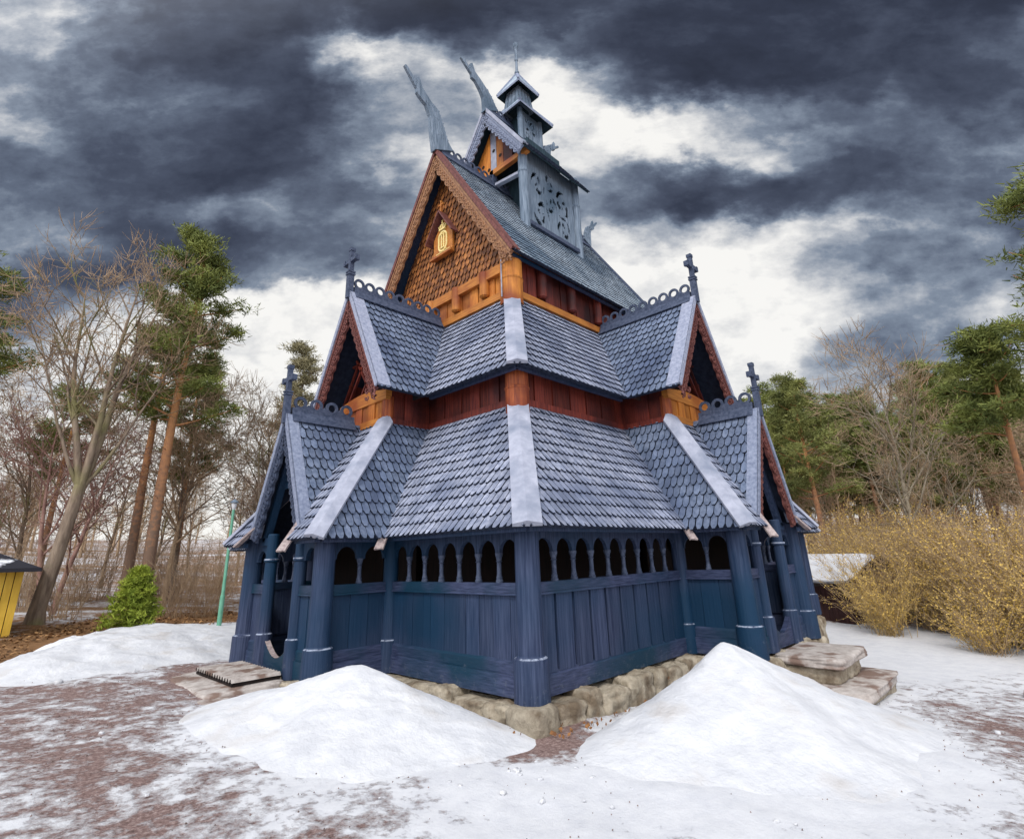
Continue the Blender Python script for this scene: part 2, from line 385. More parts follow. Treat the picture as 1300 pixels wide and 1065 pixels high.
for cx, cy, sx, sy in ((-.12, -.12, .62, .62),):
    vs, fs = rock((sx, sy, z0 + .12), 5.5, .05); mb = MB(); mb.mesh([v + V((cx, cy, (z0 - .14) / 2)) for v in vs], fs, 0, True); mb.build('foundation_stone', M['stone'], church)

# ------------------------------------------------------------------ generic gable furniture
def bargeboards(parent, apex, ends, out, depth=.30, th=.06, wavy=.055, m=None, nw=11, zig=True, verge=True, vw=.26, vm=None, curl=True):
    """apex: front ridge point; ends: two verge foot points; out: outward unit vector"""
    out = V(out); m = m or M['barge']
    for e in ends:
        A, E = V(apex), V(e); d = (E - A).normalized(); ln = (E - A).length
        nrm = d.cross(out).normalized()
        if nrm.z < 0: nrm = -nrm
        mb = MB(); A2 = A - nrm * .03; K = nw * 6
        low = []
        for k in range(K + 1):
            t = k / K; ww = depth * (1 - .15 * t) + wavy * math.sin(2 * math.pi * nw * t) * .5
            lp_ = A2 + d * ln * t - nrm * ww; hh = V((d.x, d.y, 0)); sd_ = (lp_ - A).dot(hh)
            low.append(lp_ if sd_ >= 0 else lp_ - d * (sd_ / d.dot(hh)))
        top = [A2 + d * ln * k / K for k in range(K + 1)]
        if True:   # mitre at the apex
            for q in range(3): pass
        for k in range(K):
            f = [top[k], top[k + 1], low[k + 1], low[k]]
            mb.face(f); mb.face([q - out * th for q in f]); mb.face([low[k], low[k + 1], low[k + 1] - out * th, low[k] - out * th])
        mb.face([top[-1], low[-1], low[-1] - out * th, top[-1] - out * th])
        if zig:   # raised carved zigzag bands
            for off, hw in ((.55, .018), (.80, .015)):
                for k in range(3, nw * 4):
                    t0, t1 = k / (nw * 4), (k + 1) / (nw * 4)
                    y = lambda t, kk: depth * (1 - .15 * t) * off + (.035 if kk % 2 else -.035)
                    p0 = A2 + d * ln * t0 - nrm * y(t0, k) + out * .008; p1 = A2 + d * ln * t1 - nrm * y(t1, k + 1) + out * .008
                    mb.beam(p0, p1, .035, .03, up=out)
            mb.beam(A2 + d * .22 - nrm * .05 + out * .012, E - nrm * .08 + out * .012, .06, .03, up=out)
        if curl:  # carved leaf at the foot
            c = E - nrm * depth * .55
            for j, (dx, dz, rr_) in enumerate(((.02, 0, .11), (.16, -.02, .085), (.26, .05, .06), (-.08, -.12, .08), (.08, -.16, .07))):
                q = c + d * dx * 1.0 + nrm * dz + out * (.03 + .012 * j); pts = []; rad = []
                for k in range(10):
                    an = k / 9 * 4.6 + j; r_ = rr_ * (1 - .65 * k / 9); pts.append(q + d * math.cos(an) * r_ + nrm * math.sin(an) * r_); rad.append(.028 * (1 - .5 * k / 9))
                mb.tube(pts, rad, 6)
        b = mb.build('bargeboard', m, parent)
        if verge:
            mb = MB(); p = A + nrm * .075; q = E + nrm * .075
            mb.prism([p + out * .05, q + out * .05, q - out * vw, p - out * vw], nrm * -.05)
            mb.prism([p + out * .055, q + out * .055, q - out * .0 + out * .02, p + out * .02], nrm * -.11)
            mb.build('verge_board', vm or M['board'], parent)
def ridge_crest(parent, p0, p1, unit=.30, m=None, cap=True, ro=.15, ri=.088):
    """p0 front end, p1 back end: ridge cap beams with a scalloped strip of rings"""
    p0, p1 = V(p0), V(p1); d = (p1 - p0).normalized(); ln = (p1 - p0).length; x = d.cross(V((0, 0, 1))).normalized()
    mb = MB(); n = max(2, int(ln / unit)); un = ln / n
    for sg in (-1, 1):
        mb.prism([p0 + V((0, 0, .12)), p1 + V((0, 0, .12)), p1 + x * sg * .13 - V((0, 0, .13)), p0 + x * sg * .13 - V((0, 0, .13))], x * sg * .05)
    mb.beam(p0 + V((0, 0, .155)), p1 + V((0, 0, .155)), .11, .09)
    zc = .20 + ro * .85; K = 16
    for i in range(n):
        c = p0 + d * (i + .5) * un + V((0, 0, zc))
        for k in range(K):
            a0, a1 = 2 * math.pi * k / K, 2 * math.pi * (k + 1) / K
            P = lambda a, r: c + d * math.cos(a) * r + V((0, 0, math.sin(a) * r))
            q = [P(a0, ri), P(a0, ro), P(a1, ro), P(a1, ri)]
            mb.prism([v + x * .022 for v in q], x * -.044)
        if i: mb.prism([c - d * un * .5 + d * -.13 - V((0, 0, ro)) + x * .02, c - d * un * .5 + d * .13 - V((0, 0, ro)) + x * .02, c - d * un * .5 + V((0, 0, -.01)) + x * .02], x * -.04)
    return mb.build('ridge_crest', m or M['crest'], parent)
def cross(parent, base, s_dir, out, h=.95, k=1.):
    base, s, o = V(base), V(s_dir), V(out); up = V((0, 0, 1)); mb = MB(); t = .115 * k
    mb.beam(base - up * .45, base + up * .30 * k, t * 1.25, t * 1.25, up=o)
    for z in (.20, .27): mb.beam(base + up * z * k, base + up * (z + .04) * k, t * 1.6, t * 1.6, up=o)
    def fl(p, dirn, side, l, w0, w1):
        q = [p - side * w0, p + dirn * l * .75 - side * w0 * .95, p + dirn * l - side * w1, p + dirn * l + side * w1, p + dirn * l * .75 + side * w0 * .95, p + side * w0]
        mb.prism([v + o * t * .55 for v in q], o * -t * 1.1)
    c = base + up * .62 * k
    mb.beam(base + up * .28 * k, base + up * .98 * k, t * .95, t * .95, up=o)
    mb.beam(base + up * .90 * k, base + up * .99 * k, t * 1.2, t * 1.15, up=o)
    mb.beam(c - s * .27 * k, c + s * .27 * k, t * .92, t * .95, up=up)
    for sg in (-1, 1): mb.beam(c + s * sg * .22 * k, c + s * sg * .30 * k, t * 1.12, t * 1.25, up=up)
    return mb.build('cross', M['crest'], parent)

# ------------------------------------------------------------------ gallery roof and portal gables
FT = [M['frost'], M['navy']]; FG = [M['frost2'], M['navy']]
mb = MB(); e_ = .02   # the boarding under the eaves of the whole gallery roof
for S in (SL, SR):
    mb.beam(W(S, -o1 + .1, o1 - .12, ze1 - .03), W(S, S['a'] - o1, o1 - .12, ze1 - .03), .10, .10)
    mb.beam(W(S, S['a'] - o1 + .1, S['p'] + o1 - .12, ze1 - .03), W(S, S['g'] - 1.25, S['p'] + o1 - .12, ze1 - .03), .10, .10)
    mb.beam(W(S, S['g'] + 1.25, S['p'] + o1 - .12, ze1 - .03), W(S, S['a'] + S['w'] + o1 - .1, S['p'] + o1 - .12, ze1 - .03), .10, .10)
    mb.beam(W(S, S['a'] - o1 + .12, o1, ze1 - .034), W(S, S['a'] - o1 + .12, S['p'] + o1 - .2, ze1 - .034), .10, .10)
# far slopes, plain boards
def quadslab(mb, pts, th=.06):
    P = [V(p) for p in pts]; n = (P[1] - P[0]).cross(P[2] - P[0]).normalized()
    if n.z > 0: n = -n
    mb.prism(P, n * th)
quadslab(mb, [(LX + o1, -o1, ze1), (LX + o1, LY + o1, ze1), (LX - d1, LY - d1, zt1), (LX - d1, d1, zt1)])
quadslab(mb, [(LX + o1, LY + o1, ze1), (-o1, LY + o1, ze1), (d1, LY - d1, zt1), (LX - d1, LY - d1, zt1)])
groof = mb.build('gallery_roof', M['tar'], church)
def nrm_of(S, v): return V((-v[1], v[0], v[2])) if S['k'] == 'L' else V((v[0], -v[1], v[2]))
for S in (SL, SR):
    a, p, w, g, tot, b, q, zl, nf = [S[k] for k in ('a', 'p', 'w', 'g', 'tot', 'b', 'q', 'zl', 'nf')]
    e = a + w; b2 = 2 * g - b; P = lambda s, n, z: W(S, s, n, z); po = p + o1
    sd = 10 if S['k'] == 'L' else 40
    def put(poly, m, seed, name='roof_slope', par=groof, **k):
        mbs, n = slope(poly, seed=seed, **k); mbs.build(name, m, par); return n
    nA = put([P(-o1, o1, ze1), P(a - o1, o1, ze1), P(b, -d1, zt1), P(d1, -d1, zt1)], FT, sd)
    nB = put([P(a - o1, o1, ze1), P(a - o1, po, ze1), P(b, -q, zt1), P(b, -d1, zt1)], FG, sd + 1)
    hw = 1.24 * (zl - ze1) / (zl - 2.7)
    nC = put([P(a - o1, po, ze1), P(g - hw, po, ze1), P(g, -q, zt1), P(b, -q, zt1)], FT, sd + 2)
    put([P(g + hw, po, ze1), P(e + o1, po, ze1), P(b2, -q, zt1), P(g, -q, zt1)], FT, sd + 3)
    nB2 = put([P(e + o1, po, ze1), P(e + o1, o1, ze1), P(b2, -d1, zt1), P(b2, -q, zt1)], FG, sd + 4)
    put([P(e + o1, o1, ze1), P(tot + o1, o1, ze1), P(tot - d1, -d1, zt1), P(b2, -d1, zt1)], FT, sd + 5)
    hip(P(a - o1, po, ze1 - .02), P(b, -q, zt1), nB + nC, .36, parent=groof)
    hip(P(e + o1, po, ze1 - .02), P(b2, -q, zt1), nB2 + nC, .36, parent=groof)
    S['nA'] = nA
    # valley boards sticking out below the eaves
    for lo_, hi_, n_ in ((P(a - o1, o1, ze1), P(b, -d1, zt1), nA + nB), (P(g - hw, po, ze1), P(g, -q, zt1), nC + V((0, 0, .3))), (P(g + hw, po, ze1), P(g, -q, zt1), nC + V((0, 0, .3)))):
        d = (hi_ - lo_).normalized(); mb = MB(); x = d.cross(V((0, 0, 1))).normalized(); u = x.cross(d)
        A_ = lo_ - d * (.12 if lo_ == P(g + hw, po, ze1) else .34) + u * .02; B_ = lo_ + d * 2.6 + u * -.01
        for sg in (-1, 1): mb.prism([A_ + d * .06, A_ + x * sg * .09 + u * .05, B_ + x * sg * .035 + u * .05, B_], u * -.035)
        mb.build('valley_board', M['pink'], groof)
    # portal gable
    zv = lambda n: ze1 + (po - n) / (po + q) * (zt1 - ze1)
    hwz = lambda z: hw * (zl - z) / (zl - ze1)
    zf = zv(nf); pg = None
    for sg in (-1, 1):
        mbs, n = slope([P(g + sg * hwz(zf - .25), nf, zf - .25), P(g + sg * .001, -q, zt1 + .02), P(g, -q - .02, zl), P(g, nf, zl)], eave=(3, 2), seed=sd + 6, w=.165) if False else (None, None)
        # lower verge point, valley line up to the ridge
        lowp = P(g + sg * hwz(zf), nf, zf); rf = P(g, nf, zl); rb = P(g, -q, zl)
        # horizontal rows: eave direction runs along the ridge
        foot = P(g + sg * hwz(zf), nf - .02, zf)
        nrm_ = (rb - rf).cross(lowp - rf).normalized(); nrm_ = nrm_ if nrm_.z > 0 else -nrm_
        # use a helper quad with a tiny lower edge so rows run parallel to the ridge
        mbs, n = slope([foot, lowp, rf, rb], eave=(0, 1), seed=sd + 6 + sg, over=0)
        o = mbs.build('portal_gable' if pg is None else 'gable_roof', FG, church if pg is None else pg)
        if pg is None: pg = o
    low = ze1 + .12
    ends = [P(g + sg * hwz(low), nf, low) for sg in (-1, 1)]
    bargeboards(pg, P(g, nf + .03, zl), [q_ + P(0, .03, 0) for q_ in ends], P(0, 1, 0), depth=.26, m=M['crest'] if S['k'] == 'L' else M['barge'], zig=True, nw=9, vm=M['boardd'], vw=.20, curl=False)
    ridge_crest(pg, P(g, nf - .05, zl), P(g, -q + .25, zl))
    cross(pg, P(g, nf + .06, zl + .28), P(1, 0, 0), P(0, 1, 0), k=.88)
    mb = MB()
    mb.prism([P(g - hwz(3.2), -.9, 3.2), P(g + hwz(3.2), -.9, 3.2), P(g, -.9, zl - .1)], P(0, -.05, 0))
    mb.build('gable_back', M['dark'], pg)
    mb = MB()   # rafters and collar beam inside the gable
    for sg in (-1, 1): mb.beam(P(g + sg * (hwz(2.9) - .12), p, 2.75), P(g, p, zl - .3), .12, .14, up=P(0, 1, 0))
    mb.beam(P(g - 1.1, p, 2.74), P(g - .72, p, 2.74), .14, .16); mb.beam(P(g + .72, p, 2.74), P(g + 1.1, p, 2.74), .14, .16)
    mb.beam(P(g - hwz(3.9) + .05, p - .1, 3.9), P(g + hwz(3.9) - .05, p - .1, 3.9), .10, .14)
    mb.build('rafter', M['tar'], pg)
hip((-o1, -o1, ze1 - .02), (d1, d1, zt1), SL['nA'] + SR['nA'], .44, parent=groof)
nfar = V((0, 0, 1))
hip((-o1, LY + o1, ze1), (d1, LY - d1, zt1), (-1, 1, 1.5), .4, parent=groof)
hip((LX + o1, -o1, ze1), (LX - d1, d1, zt1), (1, -1, 1.5), .4, parent=groof)

# ------------------------------------------------------------------ aisle walls (second tier)
def planks(mb, S, s0, s1, n, z0_, z1_, out=1, pw=.30, seed=0, axis='s', gap=.012, th=.05):
    rr = random.Random(seed); k = max(1, round((s1 - s0) / pw)); ww = (s1 - s0) / k
    for i in range(k):
        of = rr.uniform(-.006, .006) + (.028 if i % 2 else 0); x0, x1 = s0 + i * ww + gap / 2, s0 + (i + 1) * ww - gap / 2
        if axis == 's': q = [W(S, x0, n + of, z0_), W(S, x1, n + of, z0_), W(S, x1, n + of, z1_), W(S, x0, n + of, z1_)]; dd = W(S, 0, -th, 0)
        else: q = [W(S, n - of, x0, z0_), W(S, n - of, x1, z0_), W(S, n - of, x1, z1_), W(S, n - of, x0, z1_)]; dd = W(S, th, 0, 0)
        mb.prism(q, dd)
ztw = ze2 + .75
mb = MB()
planks(mb, SL, d1 + .2, SL['b'], -d1, zt1 - .15, ztw, seed=1); planks(mb, SR, d1 + .2, SR['b'], -d1, zt1 - .15, ztw, seed=2)
aw = mb.build('aisle_wall', M['red'], church)
mb = MB()
for S in (SL, SR): planks(mb, S, 2 * S['g'] - S['b'], S['tot'] - d1, -d1, zt1 - .15, ztw, seed=4)
mb.prism([(LX - d1, d1, zt1 - .15), (LX - d1 - .06, d1, zt1 - .15), (LX - d1 - .06, LY - d1, zt1 - .15), (LX - d1, LY - d1, zt1 - .15)], (0, 0, .9))
mb.prism([(d1, LY - d1, zt1 - .15), (LX - d1 - .07, LY - d1, zt1 - .15), (LX - d1 - .07, LY - d1 - .06, zt1 - .15), (d1, LY - d1 - .06, zt1 - .15)], (0, 0, .9))
mb.build('rear_wall', M['red'], aw)
mb = MB(); mb.lathe((d1, d1, 0), [(.25, zt1 - .3), (.25, zt1 + .28), (.262, zt1 + .30), (.262, zt1 + .33), (.245, zt1 + .35), (.24, ze2 + .28)], 20); mb.build('corner_post', M['redor'], aw)
mb = MB()
for S in (SL, SR):
    mb.beam(W(S, d1 + .2, -d1 + .03, zt1 + .06), W(S, S['b'] - .02, -d1 + .03, zt1 + .06), .08, .14)
mb.build('sill_beam', M['red'], aw)
for S in (SL, SR):
    b, q, g = S['b'], S['q'], S['g']; b2 = 2 * g - b; P = lambda s, n, z: W(S, s, n, z)
    mb = MB()
    planks(mb, S, -d1, -q - .12, b, zt1 - .15, ztw, seed=5, axis='n', pw=.42); mb.build('bay_wall', M['red'], aw); mb = MB()
    planks(mb, S, -d1, -q - .12, b2 - .05, zt1 - .15, ztw, seed=6, axis='n', pw=.42); mb.build('bay_wall', M['red'], aw)
    mb = MB(); mb.beam(P(b - .03, -d1, zt1 + .05), P(b - .03, -q - .1, zt1 + .05), .08, .13); mb.build('bay_beam', M['red'], aw); mb = MB(); mb.beam(P(b - .02, -d1, ztw - .25), P(b - .02, -q - .1, ztw - .25), .06, .12)
    mb.build('bay_beam', M['red'], aw)
    for s_ in (b + .08, b2 - .08):
        mb = MB(); mb.lathe(P(s_, -q - .10, 0), [(.14, zt1 - .3), (.135, ze2 - .02)], 16); mb.build('bay_post', M['redor'], aw)

# ------------------------------------------------------------------ aisle roof with the upper gables
mb = MB()
c2 = d1 - o2
quadslab(mb, [(LX - c2, c2, ze2), (LX - c2, LY - c2, ze2), (LX - d2, LY - d2, zt2), (LX - d2, d2, zt2)])
quadslab(mb, [(LX - c2, LY - c2, ze2), (c2, LY - c2, ze2), (d2, LY - d2, zt2), (LX - d2, LY - d2, zt2)])
for S in (SL, SR): mb.beam(W(S, c2 + .14, -c2 - .15, ze2 - .02), W(S, S['b'] - o2, -c2 - .15, ze2 - .02), .08, .07)
aroof = mb.build('aisle_roof', M['tar'], church)
for S in (SL, SR):
    b, q, g, tot, zg, nu = [S[k] for k in ('b', 'q', 'g', 'tot', 'zg', 'nu')]; P = lambda s, n, z: W(S, s, n, z)
    sd = 70 if S['k'] == 'L' else 90; b2 = 2 * g - b
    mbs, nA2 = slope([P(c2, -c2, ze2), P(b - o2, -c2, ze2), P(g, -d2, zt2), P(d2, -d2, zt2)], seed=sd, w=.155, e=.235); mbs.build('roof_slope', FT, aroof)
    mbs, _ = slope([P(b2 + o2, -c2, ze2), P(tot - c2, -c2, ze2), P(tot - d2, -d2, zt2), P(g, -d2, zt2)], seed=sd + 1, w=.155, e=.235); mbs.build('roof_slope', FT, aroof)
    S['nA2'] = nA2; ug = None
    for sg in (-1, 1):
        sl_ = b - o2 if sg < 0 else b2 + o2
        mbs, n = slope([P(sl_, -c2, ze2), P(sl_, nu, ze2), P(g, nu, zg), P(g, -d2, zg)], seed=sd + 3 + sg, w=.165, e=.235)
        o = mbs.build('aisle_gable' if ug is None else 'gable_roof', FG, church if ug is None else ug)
        if ug is None: ug = o
    ends = [P(s_, nu + .03, ze2) for s_ in (b - o2, b2 + o2)]
    bargeboards(ug, P(g, nu + .03, zg), ends, P(0, 1, 0), depth=.34, m=M['barge'], nw=12, vw=.30, vm=M['boardm'])
    ridge_crest(ug, P(g, nu - .05, zg), P(g, -d2 + .15, zg))
    cross(ug, P(g, nu + .06, zg + .30), P(1, 0, 0), P(0, 1, 0), k=1.)
    # front wall, curved beam, braces, dark recess
    mb = MB(); planks(mb, S, b + .15, b2 - .15, -q, zt1 - .15, ze2 - .05, seed=12, pw=.30); mb.build('front_wall', M['orange'], ug)
    mb = MB(); K = 12
    top = [P(b - .05 + (b2 - b + .1) * k / K, -q + .05, ze2 + .12 + .12 * math.sin(math.pi * k / K)) for k in range(K + 1)]
    mb.prism([P(b - .05, -q + .05, ze2 - .10)] + top + [P(b2 + .05, -q + .05, ze2 - .10)], P(0, -.16, 0)); mb.build('arched_beam', M['orangeh'], ug)
    mb = MB(); mb.beam(P(b + .15, -q + .04, zt1 + .06), P(b2 - .15, -q + .04, zt1 + .06), .10, .16); mb.build('lower_beam', M['orangeh'], ug)
    mb = MB(); h_ = (b2 - b) / 2 + o2
    for x0, x1, zb, zt in ((-.85, .25, 0, 1.6), (.85, -.25, 0, 1.6), (-.3, .55, 0, 1.15), (.3, -.55, 0, 1.15), (-1.1, -.5, 0, .95), (1.1, .5, 0, .95), (-1.2, 1.2, .02, .02), (-.72, .72, 1.0, 1.0)): mb.beam(P(g + x0, -q - .06, ze2 + .15 + zb), P(g + x1, -q - .06, ze2 + .15 + zt), .055, .055, up=P(0, 1, 0))
    mb.build('brace', M['red'], ug)
    mb = MB(); mb.prism([P(b - o2 + .1, -q - .7, ze2), P(b2 + o2 - .1, -q - .7, ze2), P(g, -q - .7, zg - .1)], P(0, -.05, 0)); mb.build('gable_back', M['inner2'], ug)
hip((c2, c2, ze2 - .02), (d2, d2, zt2), SL['nA2'] + SR['nA2'], .42, parent=aroof)
hip((c2, LY - c2, ze2), (d2, LY - d2, zt2), (-1, 1, 1.5), .4, parent=aroof); hip((LX - c2, c2, ze2), (LX - d2, d2, zt2), (1, -1, 1.5), .4, parent=aroof)

# ------------------------------------------------------------------ nave walls
mb = MB(); zn0, zn1 = zt2 - .25, ze3 + .55
NL = dict(k='L'); NR = dict(k='R')
planks(mb, NL, d2 + .25, LY - d2 - .25, -d2, zn0, ze3 - .1, seed=21, pw=.33)
nv = mb.build('nave_wall', M['orange'], church)
mb = MB(); planks(mb, NR, d2 + .25, LX - d2 - .25, -d2, zn0, zn1, seed=22, pw=.36); mb.build('side_wall', M['red'], nv)  # same timber as the left face; its shade is painted as darker red
mb = MB()
mb.prism([(LX - d2, d2, zn0), (LX - d2 - .06, d2, zn0), (LX - d2 - .06, LY - d2, zn0), (LX - d2, LY - d2, zn0)], (0, 0, 1.6))
mb.prism([(d2, LY - d2, zn0), (LX - d2 - .07, LY - d2, zn0), (LX - d2 - .07, LY - d2 - .06, zn0), (d2, LY - d2 - .06, zn0)], (0, 0, 1.6))
mb.prism([(LX - d2 + .004, d2 - .1, zn1 - .1), (LX - d2 + .004, LY - d2 + .1, zn1 - .1), (LX - d2 + .004, Ym, zm - .3)], (-.05, 0, 0))
mb.build('rear_wall', M['red'], nv)
for c in ((d2, d2), (d2, LY - d2), (LX - d2, d2)):
    mb = MB(); mb.lathe((*c, 0), [(.30, zn0), (.30, zt2 + .42), (.315, zt2 + .44), (.315, zt2 + .47), (.295, zt2 + .50), (.29, ze3 + .12)], 20); mb.build('corner_post', M['orange'], nv)
mb = MB()
mb.beam((d2 - .05, d2 + .2, zt2 + .14), (d2 - .05, LY - d2 - .2, zt2 + .14), .10, .20); mb.beam((d2 - .07, d2 + .2, ze3 - .16), (d2 - .07, LY - d2 - .2, ze3 - .16), .14, .26)
mb.build('plate_beam', M['orangeh'], nv)
mb = MB(); mb.beam((d2 + .2, d2 - .05, zt2 + .14), (LX - d2 - .2, d2 - .05, zt2 + .14), .10, .18); mb.build('plate_beam', M['orangeh'], nv)
for S, tt, zz in ((NL, [3.55 + 1.18 * k for k in range(4)], ze3 - .02), (NR, [3.75 + 1.3 * k for k in range(5)], ze3 + .22)):
    for s_ in tt:
        mb = MB(); mb.lathe(W(S, s_, -d2 + .07, 0), [(.10, zt2 + .30), (.15, zt2 + .34), (.15, zz)], 14)
        mb.build('pilaster', M['orange'] if S is NL else M['red'], nv)  # lit left side painted orange, shaded right side red

# ------------------------------------------------------------------ main roof
ye = d2 - o3; xr1 = LX - xm
mb = MB()
quadslab(mb, [(xm, LY - ye, ze3), (xr1, LY - ye, ze3), (xr1, Ym, zm), (xm, Ym, zm)])
mb.beam((xm + .1, ye + .16, ze3 - .03), (xr1 - .1, ye + .16, ze3 - .03), .08, .07)
mroof = mb.build('main_roof', M['tar'], church)
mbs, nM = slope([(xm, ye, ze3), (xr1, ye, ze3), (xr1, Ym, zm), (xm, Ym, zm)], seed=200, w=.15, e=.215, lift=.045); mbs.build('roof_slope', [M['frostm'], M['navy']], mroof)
hd = Ym - ye; foot = [(xm - .03, ye, ze3), (xm - .03, Ym + hd, ze3)]
bargeboards(mroof, (xm - .03, Ym, zm), foot, (-1, 0, 0), depth=.40, m=M['bargeo'], nw=16, vw=.22, th=.08, vm=M['barge'])
bargeboards(mroof, (xr1 + .03, Ym, zm), [(xr1 + .03, ye, ze3), (xr1 + .03, Ym + hd, ze3)], (1, 0, 0), depth=.36, m=M['barge'], nw=14, zig=False, vm=M['crest'])
ridge_crest(mroof, (xm + .15, Ym, zm), (xr1 - .1, Ym, zm), unit=.30)
# shingled gable wall
xg = d2 + .10
mbs, _ = slope([(xg, LY - ye - .35, ze3 - .03), (xg, ye + .35, ze3 - .03), (xg, Ym, zm - .30)], seed=210, w=.18, e=.225, tip='round', lift=.06, nrm=(-1, 0, 0), over=0)
mbs.build('gable_wall', [M['gshingle'], M['gdark']], mroof)
# soffit side boards of the overhang
def dragon(parent, pts, y, th, scale_pts, m):
    """outline pts (x, z) in the plane of the ridge, real thickness, carved ridges, mane of spikes"""
    mb = MB(); n = len(pts)
    za, zb_ = min(q[1] for q in pts), max(q[1] for q in pts); tk = lambda z: th * (1 - .68 * min(1, max(0, (z - za) / (zb_ - za))) ** .8)
    fr, bk = [V((x, y + tk(z) / 2, z)) for x, z in pts], [V((x, y - tk(z) / 2, z)) for x, z in pts]
    mb.face(fr); mb.face(bk[::-1])
    for i in range(n): mb.face([fr[i], fr[(i + 1) % n], bk[(i + 1) % n], bk[i]])
    # raised band along the body on both faces
    k = n // 2
    for sg in (1, -1):
        for f in (.35, .68):
            line = []
            for i in range(1, max(2, int(k * .55))):
                a_, b_ = V((pts[i][0], 0, pts[i][1])), V((pts[n - 1 - i][0], 0, pts[n - 1 - i][1]))
                q = a_.lerp(b_, f); line.append(V((q.x, y + sg * (tk(q.z) / 2 - .004), q.z)))
            mb.tube(line, [.02] * len(line), 6)
    for (x0, z0_), (x1, z1_) in zip(scale_pts[:-1], scale_pts[1:]):
        d = V((x1 - x0, 0, z1_ - z0_)); L_ = d.length; d.normalize(); nr = V((d.z, 0, -d.x)) ; nr = nr if nr.x > 0 else -nr
        k2 = max(1, int(L_ / .14))
        for i in range(k2):
            p = V((x0, y, z0_)) + d * L_ * i / k2
            mb.prism([p + V((0, .04, 0)) - nr * .03, p + d * L_ / k2 * .9 + V((0, .04, 0)) - nr * .03, p + d * L_ / k2 * 1.0 + nr * .10 + V((0, .04, 0))], (0, -.08, 0))
    return mb.build('dragon_head', m, parent)
DR = [(2.13, 14.76), (2.01, 15.47), (1.95, 16.03), (1.78, 16.38), (1.51, 16.54), (1.4, 16.64), (1.4, 16.8), (0.91, 17.37), (0.95, 17.45), (1.02, 17.44), (1.44, 17.0), (1.4, 17.26), (1.49, 17.35), (1.63, 16.97), (1.96, 16.65), (2.27, 16.48), (2.39, 16.22), (2.54, 15.79), (2.7, 15.37), (2.88, 15.16)]
DR2 = [(4.37, 17.92), (4.41, 18.1), (4.36, 18.57), (4.2, 18.83), (3.97, 19.07), (3.8, 19.11), (3.78, 19.27), (3.28, 19.66), (3.33, 19.76), (3.4, 19.76), (3.76, 19.46), (3.74, 19.73), (3.85, 19.84), (3.98, 19.5), (4.21, 19.35), (4.55, 19.09), (4.75, 18.91), (4.98, 18.54), (5.07, 18.38)]
dragon(mroof, DR, Ym, .24, [DR[-1], DR[-2], DR[-3], DR[-4], DR[-5]], M['grey'])
rear = [(2 * Xm - 2.5 - (x - 2.5) * .6, zm + (z - zm) * .6) for x, z in DR]
dragon(mroof, rear[::-1], Ym, .24, [rear[-1], rear[-2], rear[-3], rear[-4]], M['grey'])

# ------------------------------------------------------------------ emblem on the gable
mb = MB(); xe = xg - .06
mb.prism([(xe, 5.84, 10.78), (xe, 4.70, 10.78), (xe, 4.70, 11.7), (xe, 5.27, 12.45), (xe, 5.84, 11.7)], (-.08, 0, 0))
em = mb.build('emblem_plaque', M['orangeh'], church)
mb = MB()
for y1 in (4.47, 6.07): mb.beam((xe - .12, 5.27, 12.72), (xe - .12, y1, 11.50), .34, .05, up=V((0, (5.27 - y1), .9)).cross(V((0, 0, 0))) if False else (0, 1 if y1 > 5.27 else -1, .65))
mb.build('little_roof', M['barge'], em)
mb = MB(); mb.beam((xe - .16, 5.27, 12.7), (xe - .16, 5.27, 13.25), .06, .06, up=(1, 0, 0)); mb.beam((xe - .16, 5.12, 13.06), (xe - .16, 5.42, 13.06), .05, .05); mb.build('little_cross', M['orangeh'], em)
mb = MB(); mb.beam((xe - .13, 5.90, 10.80), (xe - .13, 4.64, 10.80), .12, .09); mb.build('plaque_ledge', M['orangeh'], em)
mb = MB(); xf = xe - .085
# arched monogram of three upright strokes
def arcstrip(c, r0, r1, a0, a1, k=14):
    for i in range(k):
        t0, t1 = a0 + (a1 - a0) * i / k, a0 + (a1 - a0) * (i + 1) / k
        f = lambda t, r: V((xf, c[0] + math.cos(t) * r, c[1] + math.sin(t) * r))
        mb.prism([f(t0, r0), f(t0, r1), f(t1, r1), f(t1, r0)], (-.035, 0, 0))
arcstrip((5.25, 11.62), .20, .27, 0, math.pi)
for y in (5.25 - .235, 5.25 + .235): mb.beam((xf - .017, y, 11.25), (xf - .017, y, 11.62), .07, .035, up=(1, 0, 0))
arcstrip((5.25, 11.25), .20, .27, math.pi, 2 * math.pi)
for y in (5.18, 5.32): mb.beam((xf - .017, y, 11.12), (xf - .017, y, 11.76), .06, .035, up=(1, 0, 0))
for z in (11.14, 11.75): mb.beam((xf - .02, 5.11, z), (xf - .02, 5.39, z), .05, .035)
mb.build('monogram', M['gold'], em)
mb = MB()
mb.beam((xf - .03, 5.07, 11.96), (xf - .03, 5.43, 11.96), .07, .07)
for k in range(5):
    y = 5.25 + (k - 2) * .085; mb.tube([(xf - .03, y, 11.98), (xf - .03, 5.25 + (k - 2) * .11, 12.10), (xf - .03, 5.25 + (k - 2) * .04, 12.20)], [.022, .028, .018], 6)
mb.lathe((xf - .03, 5.25, 12.20), [(.02, 0), (.045, .03), (.045, .05), (.02, .08)], 8); mb.beam((xf - .03, 5.25, 12.28), (xf - .03, 5.25, 12.38), .03, .03, up=(1, 0, 0)); mb.beam((xf - .03, 5.21, 12.34), (xf - .03, 5.29, 12.34), .03, .03)
mb.build('crown', M['gold'], em)
mb = MB(); rr = random.Random(4)
